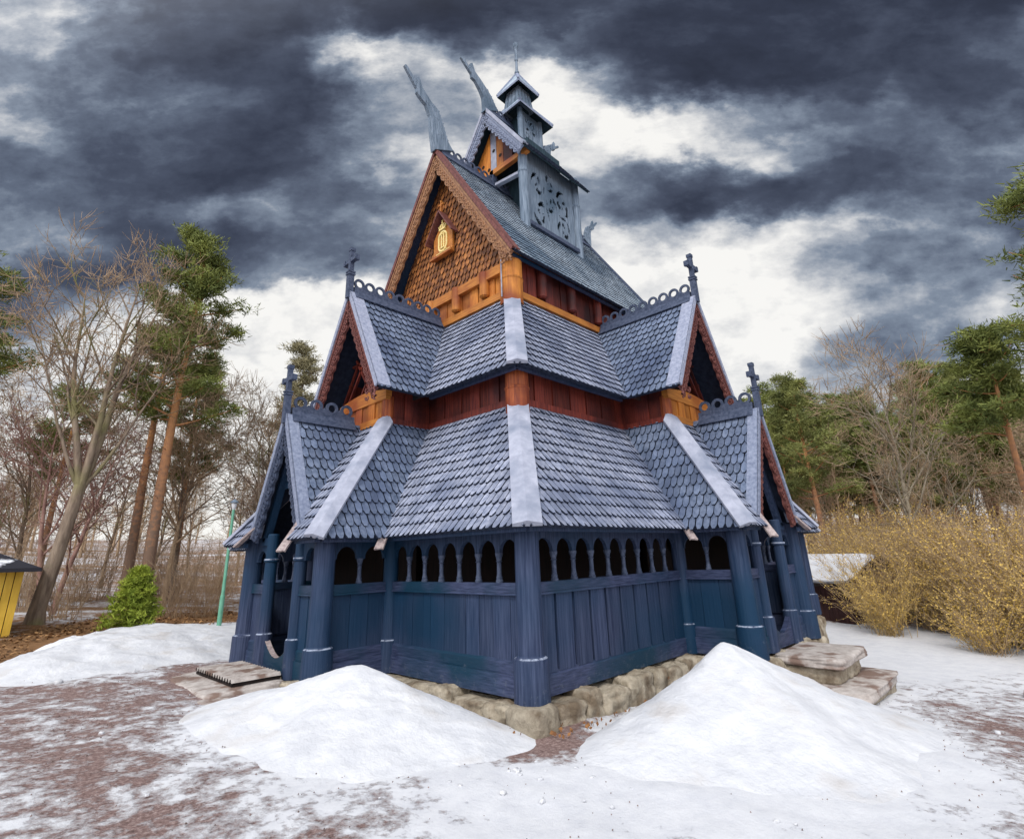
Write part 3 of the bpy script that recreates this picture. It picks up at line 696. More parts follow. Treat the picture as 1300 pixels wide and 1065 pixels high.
for z, y0, y1, h in ((11.05, 5.04, 5.46, .06), (10.945, 4.86, 5.64, .10)):
    y = y1
    while y > y0 and h:
        wd = rr.uniform(.03, .055); mb.beam((xf - .012, y - wd / 2, z - h / 2), (xf - .012, y - wd / 2, z + h / 2), wd * .7, .02, up=(1, 0, 0)); y -= wd + .016
mb.prism([(xf, 5.66, 10.86), (xf, 4.84, 10.86), (xf, 4.84, 10.885), (xf, 5.66, 10.885)], (-.02, 0, 0))
mb.build('lettering', M['gold'], em)

em.scale = (1, .8, .8); em.location = (0, .16 + 5.27 * .2, .13 + 11.6 * .2)

# ------------------------------------------------------------------ ridge turret
ht, tx0, tx1, zte, ztr, zto, to = 1.394, 4.882, 7.744, 15.198, 18.098, 15.324, .434
zrf = lambda dy: zm - (zm - ze3) / hd * abs(dy)
tf, tb = 4.502, 8.087
yn = Ym - ht; yf = Ym + ht
GR = M['grey']
# core (dark inside) so that the openwork shows black behind it
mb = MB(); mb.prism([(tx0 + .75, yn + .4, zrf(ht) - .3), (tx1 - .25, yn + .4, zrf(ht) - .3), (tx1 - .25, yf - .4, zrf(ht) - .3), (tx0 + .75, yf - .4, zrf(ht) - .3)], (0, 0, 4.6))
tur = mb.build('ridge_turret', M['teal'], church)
for x in (tx0, tx1):
    for y in (yn, yf):
        mb = MB(); mb.lathe((x, y, 0), [(.17, zrf(ht) - .25), (.165, zte - .6), (.19, zte - .55), (.19, zte - .5), (.165, zte - .45), (.165, zte + .72)], 14); mb.build('turret_post', GR, tur)
def openwork(x0, x1, z0_, z1_, y, th, nx, nz, seed, fn):
    mb = MB(); solid = [[not fn((i + .5) / nx, (j + .5) / nz) for j in range(nz)] for i in range(nx)]
    X = lambda i: x0 + (x1 - x0) * i / nx; Z = lambda j: z0_ + (z1_ - z0_) * j / nz
    for i in range(nx):
        for j in range(nz):
            if not solid[i][j]: continue
            for yy in (y, y + th): mb.face([(X(i), yy, Z(j)), (X(i + 1), yy, Z(j)), (X(i + 1), yy, Z(j + 1)), (X(i), yy, Z(j + 1))])
            for di, dj, e in ((1, 0, ((i + 1, j), (i + 1, j + 1))), (-1, 0, ((i, j), (i, j + 1))), (0, 1, ((i, j + 1), (i + 1, j + 1))), (0, -1, ((i, j), (i + 1, j)))):
                a, b = i + di, j + dj
                if 0 <= a < nx and 0 <= b < nz and not solid[a][b]:
                    (p, q), (r, s) = e; mb.face([(X(p), y, Z(q)), (X(r), y, Z(s)), (X(r), y + th, Z(s)), (X(p), y + th, Z(q))])
    return mb
def carving(cs, arms=2):
    def f(u, v):
        if abs((u * 8) % 1 - .0) < .035: return True
        for cx, cy, r, tw, ph in cs:
            dx, dy = (u - cx) * 1.15, v - cy; rr_ = math.hypot(dx, dy)
            if rr_ < r:
                an = math.atan2(dy, dx) + ph; s = math.sin(an * arms + tw * rr_ / r); s2 = math.sin(3 * an - tw * .7 * rr_ / r)
                if rr_ > r * .12 and s > .50 - .25 * rr_ / r and s2 > -.72: return True
        return False
    return f
zb = zrf(ht) + .12
mb = openwork(tx0 + .2, tx1 - .2, zb, zte + .55, yn - .03, .05, 96, 84, 1, carving([(.25, .22, .19, 7, 0), (.20, .60, .16, -6, 1), (.74, .52, .20, 7, 2), (.74, .18, .17, -7, .5), (.49, .42, .13, 5, 1), (.46, .72, .12, 5, 3)]))
mb.build('carved_panel', GR, tur)
mb = MB()
mb.beam((tx0 + .1, yn - .08, zb - .03), (tx1 - .1, yn - .08, zb - .03), .12, .14); mb.build('panel_rail', M['crest'], tur)
mb = MB(); mb.prism([(tx1 - .3, yn + .1, zrf(ht)), (tx1 - .3, yf - .1, zrf(ht)), (tx1 - .3, yf - .1, zte + .3), (tx1 - .3, Ym, ztr - .5), (tx1 - .3, yn + .1, zte + .3)], (.05, 0, 0)); mb.build('rear_boarding', GR, tur)
# gable front boards, orange and grey, with knot holes, and the beam they stand on
xb = tx0 - .02; zgb = zte + .28
mb = MB(); hwt = lambda z: (ht + to) * (ztr - z) / (ztr - zto)
ys = [Ym + .95, Ym + .55, Ym + .15, Ym - .15, Ym - .5, Ym - .95]; cols = [0, 0, 1, 0, 2]
for k in range(5):
    y0, y1 = ys[k], ys[k + 1]; t0, t1 = [ztr - .55 - abs(y - Ym) * (ztr - zto) / (ht + to) for y in (y0, y1)]
    q = [(xb, y0 - .01, zgb), (xb, y1 + .01, zgb), (xb, y1 + .01, max(zgb + .05, t1))] + ([(xb, Ym, ztr - .55)] if y0 > Ym > y1 else []) + [(xb, y0 - .01, max(zgb + .05, t0))]
    mb.prism(q, (.05, 0, 0), cols[k])
gbd = mb.build('gable_boards', [M['orange'], M['board'], M['red']], tur)
mb = MB()
for y, z in ((Ym + .55, zgb + .55), (Ym - .02, zgb + .95), (Ym + .25, zgb + .25), (Ym - .35, zgb + .55)): mb.lathe((xb - .004, y, z), [(.075, 0), (.07, -.006)][::-1] if False else [(.075, -.02), (.07, .008)], 10, axis=(-1, 0, 0))
mb.build('peep_hole', M['dark'], tur)
mb = MB(); mb.beam((xb - .05, yn - .35, zgb - .10), (xb - .05, yf + .35, zgb - .10), .16, .20); mb.build('gable_beam', M['orangeh'], tur)
mb = MB(); mb.beam((tx0 - .05, yn, zte - .55), (tx0 - .05, Ym - .15, zrf(.15) + .25), .10, .16, up=(1, 0, 0)); mb.build('brace', M['board'], tur)
mb = MB(); mb.beam((tx0 - .06, Ym, zm), (tx0 - .06, Ym, zgb), .18, .18, up=(1, 0, 0)); mb.beam((tx0, yf, zte - .55), (tx0, Ym + .15, zrf(.15) + .25), .10, .16, up=(1, 0, 0)); mb.build('king_post', M['crest'], tur)
# its roof
mb = MB(); ey = ht + to
quadslab(mb, [(tf, Ym + ey, zto), (tb, Ym + ey, zto), (tb, Ym, ztr), (tf, Ym, ztr)])
quadslab(mb, [(tf, Ym - ey, zto), (tb, Ym - ey, zto), (tb, Ym, ztr), (tf, Ym, ztr)])
tr = mb.build('turret_roof', M['teal'], tur)
mbs, _ = slope([(tf, Ym - ey, zto + .01), (tb, Ym - ey, zto + .01), (tb, Ym, ztr + .01), (tf, Ym, ztr + .01)], seed=300, w=.15, e=.2, lift=.04); mbs.build('turret_shingles', [M['frostm'], M['navy']], tur)
bargeboards(tur, (tf - .03, Ym, ztr), [(tf - .03, Ym - ey, zto), (tf - .03, Ym + ey, zto)], (-1, 0, 0), depth=.40, m=M['boardd'], nw=11, vw=.18, curl=False, vm=M['board'], wavy=.08)
ridge_crest(tur, (tf + .1, Ym, ztr), (tb, Ym, ztr), unit=.28)
dragon(tur, DR2, Ym, .22, [DR2[-1], DR2[-2], DR2[-3], DR2[-4]], GR)
r2 = [(tb - .05 - (x - 4.6) * .6, ztr + (z - ztr) * .6) for x, z in DR2]; dragon(tur, r2[::-1], Ym, .22, [r2[-1], r2[-2], r2[-3]], GR)
# upper turret
ux, hu, uo, zu0, zu1 = 6.351, .566, .386, 16.9, 18.57
mb = MB(); mb.prism([(ux - hu + .14, Ym - hu + .14, 16.3), (ux + hu - .14, Ym - hu + .14, 16.3), (ux + hu - .14, Ym + hu - .14, 16.3), (ux - hu + .14, Ym + hu - .14, 16.3)], (0, 0, 2.3)); mb.build('lantern_core', M['teal'], tur)
for sx in (-1, 1):
    for sy in (-1, 1):
        mb = MB(); mb.lathe((ux + sx * hu, Ym + sy * hu, 0), [(.11, 16.0), (.105, zu1 - .4), (.125, zu1 - .37), (.105, zu1 - .33), (.105, zu1 + .1)], 12); mb.build('lantern_post', GR, tur)
mb = openwork(ux - hu + .1, ux + hu - .1, 17.25, zu1 + .05, Ym - hu - .02, .05, 40, 48, 2, carving([(.3, .3, .22, 6, 0), (.65, .6, .25, -6, 1), (.3, .75, .15, 5, 2)])); mb.build('lantern_panel', GR, tur)
mb = MB(); mb.beam((ux - hu, Ym - hu - .03, 17.22), (ux + hu, Ym - hu - .03, 17.22), .10, .12); mb.build('lantern_rail', M['crest'], tur)
def pyramid(c, h, z_, c2, h2, z2, name):
    mb = MB(); a = [V((c[0] + sx * h, c[1] + sy * h, z_)) for sx, sy in ((-1, -1), (1, -1), (1, 1), (-1, 1))]; b = [V((c2[0] + sx * h2, c2[1] + sy * h2, z2)) for sx, sy in ((-1, -1), (1, -1), (1, 1), (-1, 1))]
    for i in range(4):
        j = (i + 1) % 4; q = [a[i], a[j], b[j], b[i]]; mb.face(q, 0); mb.face([v - V((0, 0, .10)) for v in q], 1); mb.face([a[i], a[j], a[j] - V((0, 0, .10)), a[i] - V((0, 0, .10))], 2)
        mb.beam(a[i], b[i], .09, .06, m=2)
    return mb.build(name, [M['frostm'], M['teal'], M['boardd']], tur)
pyramid((ux, Ym), hu + uo, zu1, (ux, Ym), .38, zu1 + .85, 'lantern_roof')
mb = MB(); h_ = .36; a = [(ux + sx * .44, Ym + sy * .44, zu1 + .66) for sx, sy in ((-1, -1), (1, -1), (1, 1), (-1, 1))]; b = [(ux + sx * .33, Ym + sy * .33, 20.2) for sx, sy in ((-1, -1), (1, -1), (1, 1), (-1, 1))]
for i in range(4):
    j = (i + 1) % 4
    for k in range(4):
        lp = lambda p, q, t: V(p).lerp(V(q), t); t0, t1 = k / 4 + .012, (k + 1) / 4 - .012
        mb.face([lp(a[i], a[j], t0), lp(a[i], a[j], t1), lp(b[i], b[j], t1), lp(b[i], b[j], t0)])
mb.mesh([V(q) * 1 for q in a] + [V(q) for q in b], [(0, 1, 2, 3), (4, 5, 6, 7)])
mb.build('belfry', GR, tur)
mb = MB(); mb.prism([(ux - .3, Ym - .3, zu1 + .6), (ux + .3, Ym - .3, zu1 + .6), (ux + .3, Ym + .3, zu1 + .6), (ux - .3, Ym + .3, zu1 + .6)], (0, 0, 1.0)); mb.build('belfry_core', M['teal'], tur)
pyramid((ux, Ym), .604, 20.134, (ux, Ym), .03, 21.25, 'spire_roof')
mb = MB(); mb.lathe((ux, Ym, 0), [(.10, 20.95), (.07, 21.25), (.10, 21.3), (.10, 21.36), (.06, 21.42), (.05, 21.95), (.075, 22.0), (.075, 22.08), (.055, 22.12), (.065, 22.6), (.115, 22.78), (.115, 22.9), (.05, 23.0)], 10); mb.build('finial', M['grey'], tur)
# downpipe wire at the nave corner
mb = MB(); mb.tube([(d2 - .34, d2 + .02, zt2 - .1), (d2 - .34, d2 + .02, ze3 + .1)], [.018, .018], 6); mb.build('lightning_wire', M['board'], church)

# ------------------------------------------------------------------ ground sheet
def patch(px, py, cx, cy, rx, ry, rot=0):
    dx, dy = px - cx, py - cy; c, s = math.cos(rot), math.sin(rot); a, b = (dx * c + dy * s) / rx, (-dx * s + dy * c) / ry
    return max(0., 1 - math.sqrt(a * a + b * b))
def snowiness(x, y):
    """0 bare .. 1 snow; broken up by noise in the material"""
    s = .62
    s += .9 * patch(x, y, -1.2, 11.5, 5, 6)                # bank left
    s += .9 * patch(x, y, -1.4, 2.2, 3.4, 3.4)
    s += 1.0 * patch(x, y, 2.2, -2.2, 5.0, 3.4)
    s += .9 * patch(x, y, 13.5, -1.5, 9, 5, -.35)        # smooth snow right
    s += .6 * patch(x, y, -1.6, -1.6, 1.6, 1.3)
    s -= .34 * patch(x, y, -3.7, 4.4, 2.6, 4.4) ** .6     # gravel, front left
    s -= .12 * patch(x, y, -4.6, 1.0, 2.4, 3.2) ** .6
    s -= .36 * patch(x, y, 4.9, -4.3, 2.2, 1.5, .3) ** .6
    s -= .2 * patch(x, y, 3.0, -5.6, 4.0, 1.6) ** .6
    s -= 1.3 * patch(x, y, -.45, -.45, 1.15, 1.15) ** .6    # thawed strip along the wall
    if -.75 < x < .3 and y > -.75: s -= .55 * max(0, 1 - abs(x + .30) / .45) * (1 if y < 2.4 else .4)
    if -.75 < y < .3 and x > -.75: s -= .55 * max(0, 1 - abs(y + .30) / .35) * (1 if x < 2 else .3)
    if -3 < x < -1.3 and 3.6 < y < 8: s -= .35
    # woods
    r = math.hypot(x - 5, y - 4)
    wl = y - min(15, max(6, 7 + (x + 6.3) * 1.65))
    if wl > -.5 or x > 16 or r > 18:
        t = min(1, max(0, (max(wl, (x - 17) * 1., r - 22)) / 1.2)); s = s * (1 - t) + t * ((-.15 if 0 < wl < 4.5 and x < 3 else .40) + .42 * noise.noise(V((math.hypot(x + 6, y + 6) * .42, math.atan2(y + 6, x + 6) * 5, 0))))
    return max(-.2, min(1.25, s))
gv, gf = [], []
rings = [.05]; 
while rings[-1] < 420: rings.append(rings[-1] + max(.16, rings[-1] * .035))
NA = 220; ctr = V((-1.5, -.5))
for r in rings:
    for k in range(NA):
        a = 2 * math.pi * k / NA; x, y = ctr.x + r * math.cos(a), ctr.y + r * math.sin(a)
        z = gz(x, y); q = V((x, y, 0))
        if r < 60: z += .035 * noise.noise(q * .9) + .02 * noise.noise(q * 2.7)
        if r > 25: z += .35 * noise.noise(q * .11)
        gv.append((x, y, z))
for i in range(len(rings) - 1):
    for k in range(NA): gf.append((i * NA + k, i * NA + (k + 1) % NA, (i + 1) * NA + (k + 1) % NA, (i + 1) * NA + k))
me = bpy.data.meshes.new('ground'); me.from_pydata(gv, [], gf)
at_ = me.attributes.new('snow', 'FLOAT', 'POINT'); at_.data.foreach_set('value', [snowiness(v[0], v[1]) for v in gv])
wd = []
for v in gv:
    r = math.hypot(v[0] - 5, v[1] - 4); wd.append(max(0, min(1, max((v[1] - min(15, max(6, 7 + (v[0] + 6.3) * 1.65)) + .3) / 1., (v[0] - 17) / 2, (r - 22) / 2))))
at_ = me.attributes.new('woods', 'FLOAT', 'POINT'); at_.data.foreach_set('value', wd)
me.polygons.foreach_set('use_smooth', [True] * len(gf))
ground = bpy.data.objects.new('ground', me); COL.objects.link(ground); tag(ground, kind='structure')
m = bpy.data.materials.new('snowy_gravel'); m.use_nodes = True; N, L = m.node_tree.nodes, m.node_tree.links; b = N['Principled BSDF']
b.inputs['Roughness'].default_value = .85; b.inputs['Specular IOR Level'].default_value = .2
def nd(t, **k):
    n = N.new(t)
    for a, v in k.items(): setattr(n, a, v)
    return n
tc = nd('ShaderNodeTexCoord')
def nz(sc, det=8, ro=.65, rot=0, loc=0):
    mp = nd('ShaderNodeMapping'); mp.inputs['Scale'].default_value = sc; mp.inputs['Rotation'].default_value = (0, 0, rot); mp.inputs['Location'].default_value = (loc, loc, 0); L.new(tc.outputs['Object'], mp.inputs[0])
    n = nd('ShaderNodeTexNoise'); n.inputs['Scale'].default_value = 1; n.inputs['Detail'].default_value = det; n.inputs['Roughness'].default_value = ro; L.new(mp.outputs[0], n.inputs[0]); return n.outputs[0]
def mth(op, a, bb=None, cc=None):
    n = nd('ShaderNodeMath', operation=op)
    for i, x in enumerate((a, bb, cc)):
        if x is None: continue
        if isinstance(x, (int, float)): n.inputs[i].default_value = x
        else: L.new(x, n.inputs[i])
    return n.outputs[0]
def ramp(x, stops):
    cr = nd('ShaderNodeValToRGB'); e = cr.color_ramp.elements
    while len(e) < len(stops): e.new(.5)
    for i, (p, c) in enumerate(stops): e[i].position = p; e[i].color = (*c, 1)
    L.new(x, cr.inputs[0]); return cr.outputs[0]
def mix(f, a, bb):
    n = nd('ShaderNodeMix', data_type='RGBA'); L.new(f, n.inputs[0]); L.new(a, n.inputs[6]); L.new(bb, n.inputs[7]); return n.outputs[2]
sn = nd('ShaderNodeAttribute', attribute_name='snow').outputs['Fac']; wo = nd('ShaderNodeAttribute', attribute_name='woods').outputs['Fac']
n1, n2, n3 = nz((1.1, 1.1, 1), 9, .68, .8), nz((6, 6, 6), 6, .7), nz((.35, .35, 1), 5, .6)
n4 = nz((22, 22, 22), 5, .8)
n5 = nz((3.2, 3.2, 3), 8, .75, .4, 3)
lvl = mth('ADD', mth('MULTIPLY', n1, 1.3), mth('ADD', mth('MULTIPLY', n5, 1.5), mth('MULTIPLY', n2, 1.2)))   # mean .95
msk = nd('ShaderNodeMapRange'); msk.inputs[1].default_value = -.20; msk.inputs[2].default_value = .16
L.new(mth('SUBTRACT', mth('ADD', sn, mth('SUBTRACT', lvl, 2.0)), .5), msk.inputs[0])
grav = ramp(n4, [(.34, (.06, .035, .032)), (.5, (.23, .15, .135)), (.66, (.50, .40, .37))])
grav2 = ramp(n2, [(.3, (.17, .11, .10)), (.7, (.33, .23, .20))]); grav = mix(mth('MULTIPLY', n3, .55), grav, grav2)
leaf = mix(n2, ramp(n4, [(.25, (.10, .05, .022)), (.55, (.26, .13, .055)), (.8, (.42, .25, .12))]), ramp(n5, [(.3, (.16, .085, .04)), (.7, (.34, .20, .10))]))
soil = mix(wo, grav, leaf)
white = ramp(n5, [(.25, (.60, .61, .65)), (.6, (.745, .75, .77))])
L.new(mix(msk.outputs[0], soil, white), b.inputs['Base Color'])
hgt = mth('ADD', mth('MULTIPLY', msk.outputs[0], .5), mth('ADD', mth('MULTIPLY', n4, .28), mth('MULTIPLY', n5, .4)))
bp = nd('ShaderNodeBump'); bp.inputs['Strength'].default_value = .7; bp.inputs['Distance'].default_value = .05; L.new(hgt, bp.inputs['Height']); L.new(bp.outputs[0], b.inputs['Normal'])
me.materials.append(m)

# ------------------------------------------------------------------ snow piles
def snow_pile(c, H, radii, pw, label, seed, grp=None, flat=0.04, rg=.055):
    """radii: list of (angle deg, radius); a heap with its own outline"""
    ang = sorted(radii); vs, fs = [], []; nr, na = 34, 84
    def RR(a):
        a = a % 360; pts = ang + [(ang[0][0] + 360, ang[0][1])]
        for (a0, r0), (a1, r1) in zip(pts[:-1], pts[1:]):
            if a0 <= a <= a1 or a0 <= a + 360 <= a1:
                aa = a if a0 <= a <= a1 else a + 360; t = (aa - a0) / (a1 - a0); t = t * t * (3 - 2 * t); return r0 + (r1 - r0) * t
        return ang[0][1]
    off = V((seed * 7.1, seed * 3.3, 0))
    for i in range(nr + 1):
        for k in range(na):
            a = 360 * k / na; r = RR(a); t = i / nr; q = V((math.cos(R(a)) * r * t, math.sin(R(a)) * r * t, 0))
            q *= 1 + .06 * noise.noise(V((math.cos(R(a)) * 2, math.sin(R(a)) * 2, seed))) * t
            x, y = c[0] + q.x, c[1] + q.y; tt = math.sqrt(t * t + flat * flat) - flat * (1 - t)
            h = H * max(0, 1 - tt) ** pw
            h += (noise.noise(V((x, y, 0)) * 1.6 + off) * rg + noise.noise(V((x, y, 0)) * 4.5 + off) * rg * .45 + noise.noise(V((x, y, 0)) * 11 + off) * rg * .30) * min(1, 3 * (1 - t)) * (.35 + .65 * min(1, t * 3))
            vs.append((q.x, q.y, gz(x, y) - gz(*c) + h - .075 * t ** 6 + .02))
    for i in range(nr):
        for k in range(na): fs.append((i * na + k, i * na + (k + 1) % na, (i + 1) * na + (k + 1) % na, (i + 1) * na + k))
    mb = MB(); mb.mesh(vs, fs, 0, True); o = mb.build('snow_pile', M['snow']); o.location = (*c, gz(*c)); tag(o, label, 'snow pile', grp); return o
snow_pile((2.75, -1.68), 1.02, [(0, 2.0), (45, 1.55), (90, 1.1), (140, 1.8), (180, 3.8), (225, 3.2), (270, 2.6), (318, 3.2)], 1.45, 'large white peaked snow pile in front of the stone foundation, left of the stone steps', 2)
snow_pile((-1.55, 2.05), .64, [(0, 1.0), (50, 1.05), (90, 1.6), (125, 2.7), (150, 2.6), (190, 2.2), (240, 2.7), (290, 3.0), (325, 1.6)], 1.4, 'smaller peaked snow pile in the recess beside the thick round post left of the corner', 5)
snow_pile((-3.3, 10.6), .30, [(10, 4.6), (58, 6.0), (100, 2.2), (148, 1.25), (190, 1.5), (238, 3.9), (290, 3.2), (328, 3.6)], .8, 'long low snow bank lying before the little green spruce', 8, flat=.3, rg=.10)

cl = MB(); r = random.Random(17)
for i in range(150):
    cx, cy, r0, r1 = r.choice(((2.75, -1.68, .6, 4.4), (-1.55, 2.05, .5, 3.3), (-2.6, 9.5, 1, 5.), (-1.2, -1.6, .2, 2.2)))
    a = r.uniform(0, 6.28); d = r0 + (r1 - r0) * r.random(); x, y = cx + math.cos(a) * d, cy + math.sin(a) * d
    if x > -.5 and y > -.5 or (x > -1.9 and y > 3.2): continue
    sz = r.uniform(.015, .05) * (2.2 if r.random() < .07 else 1)
    hz = 0
    for (px, py, H, Rr) in ((2.75, -1.68, 1.0, 3.3), (-1.55, 2.05, .62, 2.6)):
        t = math.hypot(x - px, y - py) / Rr
        if t < 1: hz = max(hz, 0)
    if math.hypot(x - 2.75, y + 1.68) < 3.4 or math.hypot(x + 1.55, y - 2.05) < 2.7: continue
    vs, fs = rock((sz * r.uniform(.8, 1.5), sz * r.uniform(.8, 1.5), sz * .8), r.uniform(0, 90), .30, sub=3, pw=4); cl.mesh([v + V((x, y, gz(x, y) + sz * .15)) for v in vs], fs, 0, True)
o = cl.build('snow_clods', M['snow']); tag(o, 'small crumbled snow clods scattered around the snow piles', 'snow', kind='stuff')
gr = MB()
for i in range(1300):
    x, y = (r.gauss(-3.9, 1.5), r.gauss(4.2, 2.6)) if r.random() < .55 else ((r.gauss(4.8, 1.4), r.gauss(-4.4, .9)) if r.random() < .6 else (r.uniform(-5, 4), r.uniform(-5.5, 0)))
    if x > -1.6 and y > -.6: continue
    sz = r.uniform(.005, .013); c = V((x, y, gz(x, y) + .025)); q = [c + rv_ for rv_ in (V((sz, 0, -sz)), V((-sz * .5, sz * .9, -sz)), V((-sz * .6, -sz * .8, -sz)), V((r.uniform(-.4, .4) * sz, 0, sz * .25)))]
    gr.mesh(q, [(0, 1, 3), (1, 2, 3), (2, 0, 3)])
o = gr.build('grit', mat('grit', (.13, .09, .075), (.34, .25, .22), (9, 9, 9), bump=0, island=.5)); tag(o, 'loose brown grit and pebbles strewn over the thawing yard', 'grit', kind='stuff')

# ------------------------------------------------------------------ stone steps, mat, loose stones
def slab(mb, x0, x1, y0, y1, z0_, z1_, seed, rg=.03, pw=14):
    vs, fs = rock((x1 - x0, y1 - y0, z1_ - z0_), seed, rg, sub=10, pw=pw); mb.mesh([v + V(((x0 + x1) / 2, (y0 + y1) / 2, (z0_ + z1_) / 2)) for v in vs], fs, 0, True)
st = empty('stone_steps', (6.3, -2.2, gz(6.3, -2.2))); tag(st, 'two weathered stone steps leading up to the portal right of the large snow pile', 'steps')
def stp(name, *a, mat_='slab', **k):
    mb = MB(); slab(mb, *a, **k); mb.v = [(V(v) - st.location)[:] for v in mb.v]; return mb.build(name, M[mat_], st)
stp('tread_slab', 5.35, 7.25, -2.62, -1.42, .14, .31, 3)
stp('riser_block', 5.42, 6.05, -2.50, -1.5, -.14, .14, 4, mat_='stone', pw=9); stp('riser_block', 6.07, 7.0, -2.52, -1.5, -.14, .135, 6, mat_='stone', pw=9)
stp('tread_slab', 4.95, 7.45, -3.05, -1.52, -.30, -.125, 8)
stp('base_block', 5.05, 7.4, -2.98, -1.6, -.62, -.29, 9, mat_='stone')
mt_ = empty('boot_mat', (-2.05, 5.55, .395)); tag(mt_, 'grey corrugated boot mat lying in front of the left portal', 'mat')
mb = MB(); K = 15; top, bot = [], []
for i in range(K * 4 + 1):
    y = -.95 + 1.9 * i / (K * 4); z = .02 + .026 * (1 if (i // 2) % 2 else -1)
    top.append(V((-.42, y, z)))
for i in range(len(top) - 1):
    d = V((.84, 0, 0)); mb.face([top[i], top[i + 1], top[i + 1] + d, top[i] + d], 0); dn = V((0, 0, -.03)); mb.face([top[i], top[i + 1], top[i + 1] + dn, top[i] + dn], 1); mb.face([top[i] + d, top[i + 1] + d, top[i + 1] + d + dn, top[i] + d + dn], 1)
mb.build('ribbed_top', [M['slab'], M['dark']], mt_)
mb = MB(); mb.prism([(-.41, -.94, -.06), (.41, -.94, -.06), (.41, .94, -.06), (-.41, .94, -.06)], (0, 0, .035)); mb.build('frame', M['inner'], mt_)
mb = MB(); slab(mb, -2.97, -1.60, 4.35, 6.9, .06, .325, 14, rg=.03); o = mb.build('paving_slab', M['slab']); tag(o, 'flat worn stone slab under the corrugated boot mat', 'paving slab')
mb = MB(); slab(mb, -3.1, -2.6, 3.7, 4.3, .06, .29, 15, rg=.05); o = mb.build('paving_slab', M['slab']); tag(o, 'small half buried stone slab on the gravel near the boot mat', 'paving slab')
for i, (x, y, sz, mt2, lb, nm, ct) in enumerate((
        (8.62, -4.85, (.5, .2, .14), 'slab', 'flat grey stone lying on the snow right of the steps', 'flat_stone', 'stone'), (7.6, -4.95, (.13, .12, .10), 'dark', 'small dark stone on the snow nearest the flat grey stone', 'dark_stone', 'stone'), (7.3, -5.9, (.16, .13, .12), 'dark', 'small dark stone on the snow at the right edge', 'dark_stone', 'stone'),
        (-.85, 2.95, (.35, .3, .26), 'stone', 'single pale stone at the foot of the recessed left post', 'pale_stone', 'stone'))):
    vs, fs = rock(sz, 20 + i, .12, pw=3); mb = MB(); mb.mesh(vs, fs, 0, True); o = mb.build(nm, M[mt2]); o.location = (x, y, gz(x, y) + sz[2] * .45 + (.1 if mt2 == 'stone' else 0)); tag(o, lb, ct)

# ------------------------------------------------------------------ green lamp pole
lp = (.45, 14.3); gl_ = gz(*lp)
lampm = mat('green_paint', (.13, .36, .24), (.20, .48, .34), (8, 8, 3), rough=.5, bump=.08)
lamp = empty('lamp_post', (*lp, gl_)); tag(lamp, 'slim pale green lamp post standing in front of the bare woods', 'lamp post')
mb = MB(); mb.lathe((0, 0, 0), [(.075, -.1), (.075, .9), (.055, .98), (.045, 3.75)], 12); mb.build('pole', lampm, lamp)
mb = MB(); mb.lathe((0, 0, 0), [(.045, 3.72), (.06, 3.76), (.08, 3.82), (.09, 3.93), (.05, 3.98)], 12); mb.build('lamp_glass', M['snow'], lamp)
mb = MB(); mb.lathe((0, 0, 0), [(.14, 3.96), (.13, 3.99), (.05, 4.05), (.02, 4.08)], 14); mb.build('lamp_cap', M['grey'], lamp)

# ------------------------------------------------------------------ yellow cabin (left edge) and snowy shed (right)
ym = mat('yellow_boards', (.50, .30, .03), (.72, .46, .06), (3, 3, 1), rough=.6, bump=.1)
cab = empty('yellow_cabin', (-6.55, 16.2, gz(-6.9, 16.4) - .15), R(-6)); tag(cab, 'yellow board cabin with a dark snow dusted roof at the left edge', 'cabin')
mb = MB(); rr = random.Random(3); x = -1.9
while x < 1.9:
    mb.prism([(x + .008, -1.5, 0), (x + .17, -1.5, 0), (x + .17, -1.5, 1.72), (x + .008, -1.5, 1.72)], (0, -.03 - (.02 if rr.random() < .5 else 0), 0)); x += .18
y = -1.5
while y < 1.5:
    mb.prism([(1.9, y + .008, 0), (1.9, y + .17, 0), (1.9, y + .17, 1.72), (1.9, y + .008, 1.72)], (.03 + (.02 if rr.random() < .5 else 0), 0, 0)); y += .18
mb.build('wall', ym, cab)
mb = MB(); mb.prism([(-1.88, -1.48, 0), (1.88, -1.48, 0), (1.88, 1.5, 0), (-1.88, 1.5, 0)], (0, 0, 1.7)); mb.build('core', M['dark'], cab)
mb = MB(); E = [(-2.4, -2., 1.70), (2.4, -2., 1.70), (2.4, 2., 1.70), (-2.4, 2., 1.70)]; T = (0, 0, 2.75)
for i in range(4): mb.face([E[i], E[(i + 1) % 4], T])
mb.face(E[::-1]); mb.prism([V(e) - V((0, 0, .09)) for e in E], (0, 0, .085))
roofm = mat('felt_roof_snow', (.02, .02, .028), (.80, .81, .85), (1.1, 1.1, 1.1), rough=.8, bump=.2, ramp=(.60, .68)); mb.build('roof', roofm, cab)
shed = empty('low_shed', (19.6, .9, gz(19.6, .9) - .1), R(-24)); tag(shed, 'low dark brown shed with a snow covered roof behind the golden bushes', 'shed')
mb = MB(); x = -1.6
while x < 1.6: mb.prism([(-1.5, x + .005, 0), (-1.5, x + .19, 0), (-1.5, x + .19, 1.45), (-1.5, x + .005, 1.45)], (-.03, 0, 0)); x += .2
mb.prism([(-1.5, -1.6, 0), (1.5, -1.6, 0), (1.5, 1.6, 0), (-1.5, 1.6, 0)], (0, 0, 1.44)); mb.build('wall', mat('brown_boards', (.035, .014, .014), (.075, .032, .028), (6, 6, 1)), shed)
